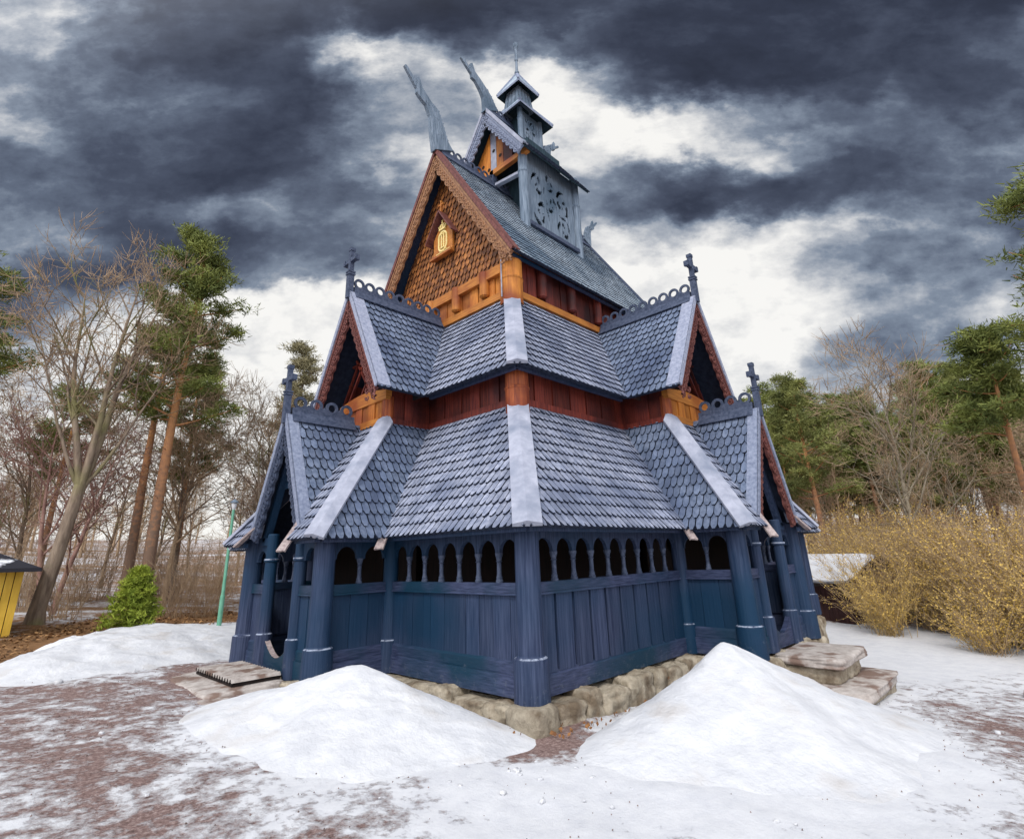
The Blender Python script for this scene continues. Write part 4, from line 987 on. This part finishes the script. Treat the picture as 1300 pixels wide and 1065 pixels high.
mb = MB(); mb.prism([(-2.0, -2.0, 1.38), (-2.0, 2.0, 1.38), (0, 2.0, 2.35), (0, -2.0, 2.35)], (0, 0, .1)); mb.prism([(2.0, -2.0, 1.38), (2.0, 2.0, 1.38), (.004, 2.0, 2.352), (.004, -2.0, 2.352)], (0, 0, .1)); rf_ = mb.build('roof', M['inner'], shed)
vs, fs = rock((2.1, 3.9, .12), 3, .04, sub=8, pw=12); mb = MB(); Rm = Matrix.Rotation(math.atan2(-.97, 2.0), 3, 'Y'); mb.mesh([Rm @ v + V((-1.0, 0, 2.02)) for v in vs], fs, 0, True); mb.build('snow_cover', M['snow'], rf_)

# ------------------------------------------------------------------ vegetation
BK = {}
BK['grey'] = mat('grey_bark', (.16, .115, .085), (.34, .26, .19), (8, 8, 1.5), bump=.5, c3=((.22, .22, .07), .5, .5, .68))
BK['brown'] = mat('brown_twigs', (.30, .20, .125), (.54, .39, .25), (5, 5, 2), bump=.2)
BK['gold'] = mat('golden_twigs', (.42, .28, .12), (.70, .51, .25), (5, 5, 2), bump=.2)
BK['tan'] = mat('tan_twigs', (.34, .23, .13), (.60, .44, .27), (5, 5, 2), bump=.2)
BK['pale'] = mat('pale_bark', (.20, .16, .11), (.40, .34, .25), (6, 6, 3), bump=.3)
BK['purple'] = mat('reddish_twigs', (.24, .13, .11), (.42, .25, .20), (5, 5, 2), bump=.2)
def bark_pine():
    m = bpy.data.materials.new('pine_bark'); m.use_nodes = True; N, L = m.node_tree.nodes, m.node_tree.links; b = N['Principled BSDF']; b.inputs['Roughness'].default_value = .85
    tc = N.new('ShaderNodeTexCoord'); sx = N.new('ShaderNodeSeparateXYZ'); L.new(tc.outputs['Object'], sx.inputs[0])
    n = N.new('ShaderNodeTexNoise'); n.inputs['Scale'].default_value = 7; n.inputs['Detail'].default_value = 6; L.new(tc.outputs['Object'], n.inputs[0])
    a = N.new('ShaderNodeMath'); a.operation = 'MULTIPLY_ADD'; a.inputs[1].default_value = .10; L.new(sx.outputs[2], a.inputs[0])
    c = N.new('ShaderNodeMath'); c.operation = 'MULTIPLY_ADD'; c.inputs[1].default_value = .9; c.inputs[2].default_value = -.62; L.new(n.outputs[0], c.inputs[0]); L.new(c.outputs[0], a.inputs[2])
    cr = N.new('ShaderNodeValToRGB'); e = cr.color_ramp.elements; e[0].position = .1; e[0].color = (.20, .125, .085, 1); e[1].position = .75; e[1].color = (.56, .27, .10, 1); x = e.new(.4); x.color = (.44, .21, .10, 1)
    L.new(a.outputs[0], cr.inputs[0]); L.new(cr.outputs[0], b.inputs['Base Color'])
    bp = N.new('ShaderNodeBump'); bp.inputs['Strength'].default_value = .5; L.new(n.outputs[0], bp.inputs['Height']); L.new(bp.outputs[0], b.inputs['Normal']); return m
BK['pine'] = bark_pine()
LF = {'pine': mat('pine_needles', (.085, .115, .03), (.28, .31, .075), (1.3, 1.3, 1.3), rough=.7, bump=0, ramp=(.35, .65)),
      'pine2': mat('pale_pine_needles', (.11, .13, .04), (.30, .31, .09), (1.3, 1.3, 1.3), rough=.7, bump=0),
      'larch': mat('brownish_needles', (.18, .165, .08), (.42, .37, .22), (1.3, 1.3, 1.3), rough=.7, bump=0),
      'spruce': mat('bright_spruce_needles', (.14, .20, .02), (.36, .42, .05), (3, 3, 3), rough=.7, bump=0),
      'gold': mat('dry_golden_leaves', (.54, .34, .07), (.88, .62, .17), (2, 2, 2), rough=.8, bump=0)}
def rv(r, s=1): return V((r.uniform(-s, s), r.uniform(-s, s), r.uniform(-s, s)))
def grow(mb, tips, r, p, d, ln, rad, lvl, cfg):
    """one branch and its children"""
    n = cfg['seg'][lvl]; pts, rads = [p.copy()], [rad]; q = p.copy(); dd = d.normalized()
    for i in range(n):
        dd = (dd + rv(r, cfg['wob'][lvl]) + V((0, 0, cfg['up'][lvl]))).normalized(); q = q + dd * ln / n; pts.append(q.copy()); rads.append(max(cfg['min'], rad * (1 - (i + 1) / n * cfg['tap'][lvl])))
    mb.tube(pts, rads, cfg['sides'][lvl])
    if lvl + 1 >= len(cfg['num']): tips.append((q, dd)); return
    k = cfg['num'][lvl + 1]
    for j in range(k):
        t = cfg['from'][lvl] + (1 - cfg['from'][lvl]) * (j + r.random()) / k; f = t * n; i = min(n - 1, int(f)); b = pts[i].lerp(pts[i + 1], f - i); ax = (pts[i + 1] - pts[i]).normalized()
        t1 = ax.cross(rv(r)).normalized(); a = R(r.uniform(*cfg['ang'][lvl])); nd_ = ax * math.cos(a) + t1 * math.sin(a)
        rr_ = max(cfg['min'], min(rads[i] * .8, rad * cfg['rr'][lvl] * (1.15 - .6 * t)))
        grow(mb, tips, r, b, nd_, ln * cfg['lr'][lvl] * r.uniform(.65, 1.2) * (1.2 - .55 * t), rr_, lvl + 1, cfg)
    if lvl < 2: tips.append((q, dd))
def bare_mesh(seed, h, rad, cfg_over=None, stems=1, lean=(0, 0), fork=None):
    r = random.Random(seed); mb = MB(); tips = []
    cfg = dict(seg=[9, 6, 5, 3], wob=[.10, .20, .25, .3], up=[.05, .10, .06, .03], tap=[.85, .85, .85, .8], sides=[8, 5, 4, 3], num=[1, 13, 7, 6], ang=[(30, 60), (28, 60), (25, 60)], lr=[.46, .48, .5], rr=[.42, .5, .5], min=.006); cfg['from'] = [.28, .2, .15]
    cfg.update(cfg_over or {})
    if fork:
        fz, dirs = fork; mb.tube([V((0, 0, -.3)), V((0, 0, .5)), V((lean[0] * fz * .5, lean[1] * fz * .5, fz * .5)), V((lean[0] * fz, lean[1] * fz, fz))], [rad * 1.6, rad * 1.1, rad * .95, rad * .85], 10)
        for dx, dy, l, k in dirs: grow(mb, tips, r, V((lean[0] * fz, lean[1] * fz, fz - .2)), V((dx, dy, 1)), l, rad * k, 0, cfg)
    else:
        for s in range(stems):
            d = V((lean[0] + r.uniform(-.25, .25) * (stems > 1), lean[1] + r.uniform(-.25, .25) * (stems > 1), 1)); grow(mb, tips, r, V((r.uniform(-.2, .2) * (stems > 1), r.uniform(-.2, .2) * (stems > 1), -.3)), d, h * r.uniform(.85, 1), rad, 0, cfg)
    return mb, tips
def needles(mb, r, c, size, n, flat=.5, ln=.20, wd=.021):
    for _ in range(n):
        p = c + V((r.gauss(0, size * .5), r.gauss(0, size * .5), r.gauss(0, size * .5 * flat))); d = (p - c + rv(r, .3) + V((0, 0, .12))).normalized(); x = d.cross(rv(r)).normalized()
        l = ln * r.uniform(.6, 1.3); w = wd * r.uniform(.7, 1.4); mb.face([p - x * w, p + x * w, p + d * l + x * w * .3, p + d * l - x * w * .3])
def pine_parts(seed, h, rad, crown=.42, spread=2.3, lean=0., clumps=13, nn=44):
    r = random.Random(seed); tb, cb = MB(), MB(); pts, rads = [], []; ph = r.uniform(0, 6)
    for i in range(13):
        t = i / 12; pts.append(V((lean * h * t + .16 * math.sin(t * 5 + ph) * t, .14 * math.cos(t * 4 + ph) * t, h * t - .3 * (i == 0)))); rads.append(rad * (1.25 if i == 0 else 1) * (1 - .8 * t))
    tb.tube(pts, rads, 9)
    nb = int(26 * (crown / .42))
    for k in range(nb):
        t = 1 - crown + crown * (k + r.random()) / nb; f = t * 12; i = min(11, int(f)); b = pts[i].lerp(pts[i + 1], f - i)
        u = (t - 1 + crown) / crown; L_ = spread * (.45 + .9 * math.sin(math.pi * min(1, .18 + u * .80)) ** .8 * .75) * r.uniform(.5, 1.15) * (1.05 - .5 * u)
        a = r.uniform(0, 2 * math.pi); d = V((math.cos(a), math.sin(a), r.uniform(-.05, .35) + .35 * u)); q = b.copy(); P_ = [q.copy()]; dd = d.normalized()
        for s in range(5): dd = (dd + rv(r, .16) + V((0, 0, .07))).normalized(); q = q + dd * L_ / 5; P_.append(q.copy())
        tb.tube(P_, [max(.012, rad * .22 * (1 - .8 * s / 5)) for s in range(6)], 4)
        for c in range(clumps):
            s = r.uniform(.35, 1.05); f2 = min(4.99, s * 5); j = int(f2); cpt = P_[j].lerp(P_[j + 1], min(1, f2 - j)) + V((r.gauss(0, .24), r.gauss(0, .24), r.gauss(.08, .09)))
            needles(cb, r, cpt, .30, nn, .45)
    for k in range(7):   # dead snags on the bare trunk
        t = r.uniform(.2, 1 - crown); f = t * 12; i = int(f); b = pts[i].lerp(pts[i + 1], f - i); a = r.uniform(0, 6.28); tb.tube([b, b + V((math.cos(a), math.sin(a), .1)) * r.uniform(.3, .9)], [.02, .008], 3)
    return tb, cb
def tree_obj(name, loc, tb, cb, bm_, lm, label, group=None, cat='tree', rz=0, sc=1., tname='trunk', cname='crown'):
    o = empty(name, loc, rz); o.scale = (sc,) * 3; tag(o, label, cat, group)
    if tb: (tb.build(tname, bm_, o))
    if cb: (cb.build(cname, lm, o))
    return o
def again(src, x, y, rz, sc, label=None, group=None, dz=-.05):
    c = copy_tree(src); c.location = (x, y, gz(x, y) + dz); c.rotation_euler = (0, 0, rz); c.scale = (sc,) * 3
    if label: c['label'] = label
    if group: c['group'] = group
    elif 'group' in c.keys() and label: del c['group']
    return c
def split_bare(name, loc, seed, h, rad, label, group=None, rz=0, wood='grey', twig='brown', **k):
    """trunk and limbs / twigs as two parts"""
    mb, tips = bare_mesh(seed, h, rad, **k); r = random.Random(seed + 1); tw = MB()
    for p, d in tips:
        for _ in range(k.get('tw', 2)):
            e = p; dd = (d + rv(r, .6)).normalized(); tw.tube([e - dd * .1, e + dd * .22, e + (dd + V((0, 0, .2))) * .5], [.011, .008, .005], 3)
    o = empty(name, loc, rz); tag(o, label, 'tree', group); mb.build('trunk', BK[wood], o); tw.build('crown', BK[twig], o); return o

rt = random.Random(11)
# left: the big old many-stemmed tree
def here(x, y, dz=-.05): return (x, y, gz(x, y) + dz)
big = split_bare('old_tree', here(-3.9, 17.6), 31, 9, .21, 'thick old bare tree with mossy forking stems beside the yellow cabin', wood='grey', twig='brown',
    fork=(4.4, [(-.16, .05, 7.0, .62), (.02, -.1, 7.8, .62), (.30, .12, 7.8, .66), (-.5, -.1, 5.5, .34), (.62, .0, 6.0, .34)]), lean=(.09, 0), cfg_over=dict(num=[1, 10, 5, 4], wob=[.08, .2, .25, .3]))
# pines
tb, cb = pine_parts(5, 15.5, .24, crown=.55, spread=2.6, clumps=17); pA = tree_obj('pine_tree', here(-.9, 18.4), tb, cb, BK['pine'], LF['pine'], 'tall pine with orange trunk and ragged crown right of the old bare tree')
tb, cb = pine_parts(6, 13.5, .22, crown=.40, spread=2.2); pB = tree_obj('pine_tree', here(-.9, 21.5), tb, cb, BK['pine'], LF['pine2'], 'slimmer pine with orange trunk just behind the tall ragged pine', rz=1.2)
tb, cb = pine_parts(8, 12.5, .22, crown=.42, spread=2.8, clumps=14); pC = tree_obj('pine_tree', here(-7.6, 22), tb, cb, BK['pine'], LF['pine'], 'pine with flat spreading branches above the yellow cabin', rz=.5)
again(pA, 1.6, 25, 2., .8, 'pine with a low dense crown behind the green lamp post')
again(pC, -3.2, 27, 4., .78, 'pine half hidden behind the forks of the old bare tree')
tb, cb = pine_parts(12, 15, .22, crown=.62, spread=1.9, clumps=15, nn=34); tree_obj('larch_tree', here(6.4, 23.5), tb, cb, BK['grey'], LF['larch'], 'brownish conifer rising behind the upper left gable', sc=.95)
# bare trees left, near enough to tell apart only as a group
G1 = 'bare trees in the left woods'; L1 = 'slender bare tree in the brown woods left of the church'
t1 = split_bare('bare_tree', here(3.0, 19.0), 41, 8.5, .12, L1, G1, wood='grey', twig='brown')
t2 = split_bare('bare_tree', here(.8, 22.6), 42, 9.5, .13, L1, G1, wood='brown', twig='brown', cfg_over=dict(num=[1, 16, 6, 4]))
t3 = split_bare('bare_tree', here(-3.2, 21.0), 43, 7.5, .11, L1, G1, wood='purple', twig='purple', stems=2, cfg_over=dict(num=[1, 11, 6, 4]))
t4 = split_bare('bare_tree', here(4.6, 21.4), 44, 9.5, .13, L1, G1, wood='grey', twig='brown', cfg_over=dict(num=[1, 14, 7, 5]))
for i in range(24):
    d = 26 + 24 * (i / 24) + rt.uniform(-2, 2); a = R(rt.uniform(61, 101)); x, y = -6.3 + d * math.cos(a), -5.8 + d * math.sin(a) + 4
    again(rt.choice((t1, t2, t3, t4, t2)), x, y, rt.uniform(0, 6.28), rt.uniform(.65, 1.15), dz=-.1)
# undergrowth left
def shrub_mesh(seed, h, n, spread, leaves=0, sides=3):
    r = random.Random(seed); tb, lb = MB(), MB()
    for i in range(n):
        a = r.uniform(0, 6.28); p = V((r.gauss(0, .22), r.gauss(0, .22), -.1)); d = V((math.cos(a) * spread * r.random(), math.sin(a) * spread * r.random(), 1)).normalized(); l = h * r.uniform(.45, 1.05); q = p.copy(); pts = [q.copy()]
        for s in range(5): d = (d + rv(r, .12) + V((math.cos(a), math.sin(a), 0)) * .05 * spread).normalized(); q = q + d * l / 5; pts.append(q.copy())
        tb.tube(pts, [.009 * (1 - .13 * s) for s in range(6)], sides)
        for _ in range(8):
            j = r.randint(1, 4); b = pts[j].lerp(pts[j + 1], r.random()); dd = (d + rv(r, .8)).normalized(); e = b + dd * l * r.uniform(.12, .28); tb.tube([b, e], [.005, .003], 3)
            for _ in range(leaves):
                c = b.lerp(e, r.random()) + rv(r, .05); x = rv(r).normalized() * .026 * r.uniform(.6, 1.3); y_ = x.cross(rv(r)).normalized() * .016; lb.face([c - x, c + y_, c + x, c - y_])
    return tb, lb
def shrub(name, loc, args, bm_, lm, label, group=None, sc=1.):
    tb, lb = shrub_mesh(*args); o = empty(name, loc); o.scale = (sc,) * 3; tag(o, label, 'bush', group); tb.build('stems', bm_, o)
    if lb.f: lb.build('leaves', lm, o)
    return o
G2 = 'leafless brush in the left woods'; L2 = 'leafless brown brush under the bare trees left of the church'
s1 = shrub('leafless_bush', here(-.2, 17.5), (61, 2.6, 46, .7), BK['brown'], None, L2, G2); s2 = shrub('leafless_bush', here(1.6, 18.2), (62, 3.4, 40, .55), BK['brown'], None, L2, G2)
for i in range(30):
    d = 22 + 20 * rt.random(); a = R(rt.uniform(61, 100)); again(rt.choice((s1, s2)), -6.3 + d * math.cos(a), -4.5 + d * math.sin(a), rt.uniform(0, 6.28), rt.uniform(.8, 1.4))
# little bright spruce
r = random.Random(77); tb, cb = MB(), MB(); tb.tube([(0, 0, -.1), (0, 0, 1.9)], [.05, .012], 6)
for k in range(120):
    t = (k / 120) ** .85; z = .05 + 1.75 * t; L_ = .80 * (1 - t) ** .8 + .07; a = k * 2.4 + r.uniform(-.3, .3); d = V((math.cos(a), math.sin(a), -.12 + .35 * t)); b_ = V((0, 0, z)); e = b_ + d * L_ * r.uniform(.75, 1.15); tb.tube([b_, e], [.012, .005], 3)
    for c in range(9):
        p = b_.lerp(e, r.uniform(.25, 1.05)) + rv(r, .05); needles(cb, r, p, .10, 13, .6, ln=.12, wd=.016)
tree_obj('spruce_tree', here(-1.85, 15.0), tb, cb, BK['brown'], LF['spruce'], 'small bright yellow green spruce behind the long snow bank', sc=.98)

# right: golden thicket
G3 = 'golden bushes right of the church'; L3 = 'dense golden dry bush in the thicket along the snow right of the church'
b1 = shrub('golden_bush', here(15.6, -1.4), (81, 2.7, 90, .75, 5), BK['gold'], LF['gold'], L3, G3); b2_ = shrub('golden_bush', here(16.8, -.9), (82, 3.4, 84, .65, 5), BK['tan'], LF['gold'], L3, G3); b3 = shrub('golden_bush', here(14.0, -4.0), (83, 2.0, 90, .95, 5), BK['tan'], LF['gold'], L3, G3)
for i in range(92):
    u = rt.random(); v = rt.random() ** 1.3
    x0, y0 = 22.3 + (11.8 - 22.3) * u, .9 + (-7.4 - .9) * u   # the front line of the thicket
    x, y = x0 + 7.5 * v * .9, y0 + 7.5 * v * .30
    if math.hypot(x - 18.6, y - .8) < 3.3 and (x - 18.6) < 1.5: continue
    again(rt.choice((b1, b2_, b3)), x, y, rt.uniform(0, 6.28), rt.uniform(.6, 1.25) * (1 + .35 * v))
# right: trees
tb, cb = pine_parts(15, 9.8, .16, crown=.36, spread=1.7); q1 = tree_obj('pine_tree', here(17.9, -5.6), tb, cb, BK['pine'], LF['pine'], 'pine with bare orange trunk rising out of the golden bushes')
br = split_bare('bare_tree', here(20.6, -2.2), 52, 9.6, .13, 'tall bare tree with fine twigs rising from the middle of the golden thicket', wood='pale', twig='brown', cfg_over=dict(num=[1, 20, 7, 5]))
tb, cb = pine_parts(16, 13.0, .2, crown=.62, spread=2.3, clumps=10); q2 = tree_obj('pine_tree', here(14.3, -8.1), tb, cb, BK['pine'], LF['pine'], 'dark pine leaning in with its boughs at the right edge', rz=2.)
tb, cb = pine_parts(17, 12, .2, crown=.58, spread=2.3, clumps=14); q3 = tree_obj('pine_tree', here(27, 3.0), tb, cb, BK['pine'], LF['pine2'], 'pale green pine standing behind the snow covered shed')
G4 = 'pines in the woods on the right'; L4 = 'green pine in the distant woods behind the golden thicket on the right'
for i in range(44):
    d = 38 + 26 * rt.random(); a = R(rt.uniform(-4, 19)); x, y = -6.3 + d * math.cos(a), -5.8 + d * math.sin(a); again(rt.choice((q1, q3, q3, q2)), x, y, rt.uniform(0, 6.28), rt.uniform(.75, 1.1) * (d / 45) ** .3, L4, G4)
G5 = 'bare trees in the woods on the right'; L5 = 'bare brown tree among the distant pines on the right'
for i in range(18):
    d = 31 + 22 * rt.random(); a = R(rt.uniform(-4, 17)); x, y = -6.3 + d * math.cos(a), -5.8 + d * math.sin(a); again(rt.choice((t1, t2, t4, br)), x, y, rt.uniform(0, 6.28), rt.uniform(.6, .95), L5, G5)
# far-off woods all round, one mass
fw = MB(); r = random.Random(99)
for i in range(420):
    a = r.uniform(0, 2 * math.pi); d = r.uniform(62, 110); x, y = 5 + d * math.cos(a), 4 + d * math.sin(a); h = r.uniform(5.5, 9); b_ = V((x, y, gz(x, y) - .4)); t = b_ + V((r.uniform(-.5, .5), r.uniform(-.5, .5), h)); fw.tube([b_, t], [.17, .05], 4)
    for k in range(26):
        p = b_.lerp(t, r.uniform(.25, 1)); dd = (rv(r) + V((0, 0, .7))).normalized(); e = p + dd * r.uniform(.8, 2.4); fw.tube([p, e], [.045, .02], 3)
        for _ in range(2): e2 = p.lerp(e, r.uniform(.4, 1)); fw.tube([e2, e2 + (dd + rv(r, .8)) * .8], [.025, .012], 3)
o = fw.build('distant_woods', BK['brown']); tag(o, 'brown leafless woods far off behind the nearer trees', 'woods', kind='stuff')
# fallen leaves by the wall
lv = MB(); r = random.Random(5)
for i in range(170):
    k = r.random()
    if k < .45: x, y = -.62 + r.gauss(0, .14), r.uniform(-.3, 3.3)
    elif k < .8: x, y = r.uniform(-.4, 3.2), -.55 + r.gauss(0, .12)
    else: x, y = r.gauss(3.7, .35), -.24 + r.gauss(0, .08)
    z = gz(x, y) + .05 + (.24 if k >= .8 else 0); c = V((x, y, z)); u = rv(r).normalized() * r.uniform(.018, .04); w = u.cross(rv(r)).normalized() * r.uniform(.02, .04); lv.face([c - u, c + w, c + u, c - w])
o = lv.build('fallen_leaves', mat('orange_leaves', (.14, .06, .025), (.36, .17, .06), (9, 9, 9), bump=0)); tag(o, 'orange brown fallen leaves along the foot of the stone foundation', 'leaves', kind='stuff')

ll = MB(); r = random.Random(23)
for i in range(5200):
    if r.random() < .75: x = r.uniform(-7.5, 2.5); y = min(15, max(6, 7 + (x + 6.3) * 1.65)) + r.uniform(-.2, 5)
    else: x, y = r.uniform(-6.5, .5), r.uniform(7, 17)
    if y - min(15, max(6, 7 + (x + 6.3) * 1.65)) < r.uniform(-.7, .3) or math.hypot(x + 2.3, y - 12) < 2.2: continue
    c = V((x, y, gz(x, y) + r.uniform(.02, .07))); u = (rv(r) * V((1, 1, .35))).normalized() * r.uniform(.03, .075); w_ = u.cross(V((r.uniform(-.4, .4), r.uniform(-.4, .4), 1))).normalized() * r.uniform(.02, .05); ll.face([c - u, c + w_, c + u, c - w_])
o = ll.build('leaf_litter', mat('dry_leaves', (.12, .055, .022), (.50, .28, .12), (5, 5, 5), bump=0, island=.6)); tag(o, 'dry brown leaf litter beyond the long snow bank on the left', 'leaves', kind='stuff')

# ------------------------------------------------------------------ camera
cam = bpy.data.cameras.new('camera'); co = bpy.data.objects.new('camera', cam); COL.objects.link(co)
Cc = V((-6.27377209, -5.83492004, 2.275)); fwd = V((.68540262, .65892173, .30991192)); rgt = V((.70019015, -.7132347, -.03209404)); up = V((-.19989247, -.23899461, .95022344))
co.matrix_world = Matrix(((rgt.x, up.x, -fwd.x, Cc.x), (rgt.y, up.y, -fwd.y, Cc.y), (rgt.z, up.z, -fwd.z, Cc.z), (0, 0, 0, 1)))
cam.sensor_width = 36; cam.lens = 671.238 / 1300 * 36; cam.shift_y = -45.5 / 1300; cam.clip_end = 2000; cam.clip_start = .05
SC.camera = co

# ------------------------------------------------------------------ sky and light
w = bpy.data.worlds.new('World'); SC.world = w; w.use_nodes = True; N, L = w.node_tree.nodes, w.node_tree.links; N.clear()
SUN_AZ, SUN_EL = R(208), R(47)       # from world +X, counter-clockwise: behind and left of the camera
sky = nd('ShaderNodeTexSky', sky_type='NISHITA', sun_disc=False, sun_elevation=SUN_EL, sun_rotation=math.pi / 2 - SUN_AZ)
bg1 = nd('ShaderNodeBackground'); bg1.inputs[1].default_value = .10; L.new(sky.outputs[0], bg1.inputs[0])
tc = nd('ShaderNodeTexCoord'); dirv = tc.outputs['Generated']
def vm(op, a, bb):
    n = nd('ShaderNodeVectorMath', operation=op)
    for i, x in enumerate((a, bb)):
        if isinstance(x, (tuple, Vector)): n.inputs[i].default_value = x
        elif op == 'SCALE' and i == 1: n.inputs[3].default_value = x
        else: L.new(x, n.inputs[i])
    return n.outputs[1] if op in ('DOT_PRODUCT', 'LENGTH') else n.outputs[0]
def cn(sc, det, ro, loc=0, src=None, dist=0, typ=None):
    mp = nd('ShaderNodeMapping'); mp.inputs['Scale'].default_value = sc; mp.inputs['Location'].default_value = (loc, loc * .7, loc * .3); L.new(src or dirv, mp.inputs[0])
    n = nd('ShaderNodeTexNoise'); n.inputs['Scale'].default_value = 1; n.inputs['Detail'].default_value = det; n.inputs['Roughness'].default_value = ro; n.inputs['Distortion'].default_value = dist; L.new(mp.outputs[0], n.inputs[0]); return n
XS = list(range(0, 1301, 100)); YS = [0, 50, 100, 150, 200, 250, 300, 340, 380, 450, 520, 600]
CL = """.35 .25 .75 .80 .85 .85 .90 .90 .85 .85 .90 .95 .95 .90
.55 .50 .70 .75 .65 .12 .65 .55 .75 .85 .85 .90 .85 .75
.25 .60 .65 .80 .75 .18 .28 .12 .60 .95 .95 .85 .75 .70
.35 .60 .65 .75 .85 .45 .28 .08 .08 .28 .55 .65 .68 .68
.65 .60 .75 .78 .75 .35 .28 .22 .18 .28 .40 .58 .62 .62
.65 .60 .75 .42 .60 .50 .35 .35 .50 .75 .80 .65 .62 .66
.50 .50 .70 .65 .60 .50 .30 .20 .12 .28 .32 .34 .62 .72
.75 .80 .80 .65 .55 .40 .30 .20 .12 .08 .28 .44 .52 .56
.72 .55 .32 .08 .08 .18 .20 .20 .18 .08 .20 .38 .44 .44
.28 .22 .18 .10 .08 .10 .18 .18 .18 .14 .20 .42 .46 .42
.18 .12 .08 .06 .06 .08 .10 .15 .18 .18 .24 .32 .32 .28
.12 .10 .08 .06 .06 .08 .10 .10 .12 .12 .15 .20 .20 .20"""
CL = [[float(v) for v in l.split()] for l in CL.splitlines()]
# world directions mapped on a tall cloud front standing beyond the church
F_ = V((math.cos(R(44)) * math.cos(R(18)), math.sin(R(44)) * math.cos(R(18)), math.sin(R(18)))); T1 = V((math.sin(R(44)), -math.cos(R(44)), 0)); T2 = T1.cross(F_)
def front(dv):
    f_ = mth('MAXIMUM', vm('DOT_PRODUCT', dv, F_), .2); cb_ = nd('ShaderNodeCombineXYZ'); L.new(mth('DIVIDE', vm('DOT_PRODUCT', dv, T1), f_), cb_.inputs[0]); L.new(mth('DIVIDE', vm('DOT_PRODUCT', dv, T2), f_), cb_.inputs[1]); return cb_.outputs[0]
fp = front(dirv)
w1 = cn((2.6, 4.2, 1), 3, .55, 3, src=fp); w2 = cn((8, 13, 1), 5, .6, 8, src=fp)
def warp(a, c): return vm('ADD', fp, vm('ADD', vm('MULTIPLY', vm('SUBTRACT', w1.outputs[1], (.5, .5, .5)), (a * 1.6, a, 0)), vm('MULTIPLY', vm('SUBTRACT', w2.outputs[1], (.5, .5, .5)), (c * 1.5, c, 0))))
dw = warp(.14, .15); sx = nd('ShaderNodeSeparateXYZ'); L.new(dw, sx.inputs[0])
XN = mth('ADD', mth('MULTIPLY', sx.outputs[0], 671. / 1300), .5); YN = mth('MULTIPLY_ADD', sx.outputs[1], -671., 487.)
D = None
for k, yy in enumerate(YS):         # one table of cloud density per height, blended between
    row = ramp(XN, [(i / 13, (v, v, v)) for i, v in enumerate(CL[k])])
    if D is None: D = row
    else:
        mr = nd('ShaderNodeMapRange', interpolation_type='SMOOTHSTEP'); mr.inputs[1].default_value = YS[k - 1]; mr.inputs[2].default_value = yy; L.new(YN, mr.inputs[0]); D = mix(mr.outputs[0], D, row)
dw2 = warp(.16, .14)
def puff(sc, det, ro, loc):
    mp = nd('ShaderNodeMapping'); mp.inputs['Scale'].default_value = sc; mp.inputs['Location'].default_value = (loc, loc, loc); L.new(dw2, mp.inputs[0])
    n = nd('ShaderNodeTexVoronoi', feature='F1', normalize=True); n.inputs['Scale'].default_value = 1; n.inputs['Detail'].default_value = det; n.inputs['Roughness'].default_value = ro; L.new(mp.outputs[0], n.inputs[0]); return n.outputs[0]
n1 = cn((3.4, 7, 1), 6, .56, 1, src=fp, dist=.35); n2 = cn((11, 19, 1), 8, .66, 5, src=fp)
pf = puff((3.6, 8.5, 1), 2, .5, 2.3)
D = mth('ADD', D, mth('ADD', mth('MULTIPLY', mth('SUBTRACT', n1.outputs[0], .5), .70), mth('MULTIPLY', mth('SUBTRACT', n2.outputs[0], .5), .42)))
D = mth('ADD', D, mth('MULTIPLY', mth('SUBTRACT', .38, pf), .75))
D = mth('MULTIPLY_ADD', mth('SUBTRACT', D, .42), 1.30, .355)
cloud = ramp(mth('DIVIDE', D, 1.5), [(.027, (1.0, .985, .95)), (.127, (.78, .78, .78)), (.22, (.46, .49, .54)), (.313, (.23, .275, .35)), (.42, (.125, .152, .21)), (.55, (.068, .081, .12)), (.72, (.036, .042, .066)), (.95, (.020, .022, .034))])
bg2 = nd('ShaderNodeBackground'); L.new(cloud, bg2.inputs[0])
# unseen bright cloud deck behind and above the camera, added to light the facades
back = vm('DOT_PRODUCT', dirv, V((-.74, -.55, .40)).normalized())
mr = nd('ShaderNodeMapRange', interpolation_type='SMOOTHSTEP'); mr.inputs[1].default_value = -.25; mr.inputs[2].default_value = .75; mr.inputs[3].default_value = 0; mr.inputs[4].default_value = 1; L.new(back, mr.inputs[0])
bg3 = nd('ShaderNodeBackground'); L.new(ramp(n1.outputs[0], [(.3, (.80, .86, 1.0)), (.7, (1., 1., 1.))]), bg3.inputs[0]); bg3.inputs[1].default_value = 1.85
m1 = nd('ShaderNodeMixShader'); L.new(mr.outputs[0], m1.inputs[0]); L.new(bg2.outputs[0], m1.inputs[1]); L.new(bg3.outputs[0], m1.inputs[2])
m2 = nd('ShaderNodeMixShader'); m2.inputs[0].default_value = .93; L.new(bg1.outputs[0], m2.inputs[1]); L.new(m1.outputs[0], m2.inputs[2])
ow = nd('ShaderNodeOutputWorld'); L.new(m2.outputs[0], ow.inputs[0])
sl = bpy.data.lights.new('sun', 'SUN'); sl.energy = 1.5; sl.angle = R(11); sl.color = (1, .95, .88); so = bpy.data.objects.new('sun', sl); COL.objects.link(so)
sd_ = V((math.cos(SUN_AZ) * math.cos(SUN_EL), math.sin(SUN_AZ) * math.cos(SUN_EL), math.sin(SUN_EL))); so.rotation_euler = (-sd_).to_track_quat('-Z', 'Y').to_euler(); so.location = sd_ * 60
SC.view_settings.view_transform = 'Standard'; SC.view_settings.look = 'None'; SC.view_settings.exposure = 0; SC.view_settings.gamma = 1; SC.view_settings.use_curve_mapping = False
w.cycles.sampling_method = 'MANUAL'; w.cycles.sample_map_resolution = 256
SC.cycles.max_bounces = 5; SC.cycles.diffuse_bounces = 2
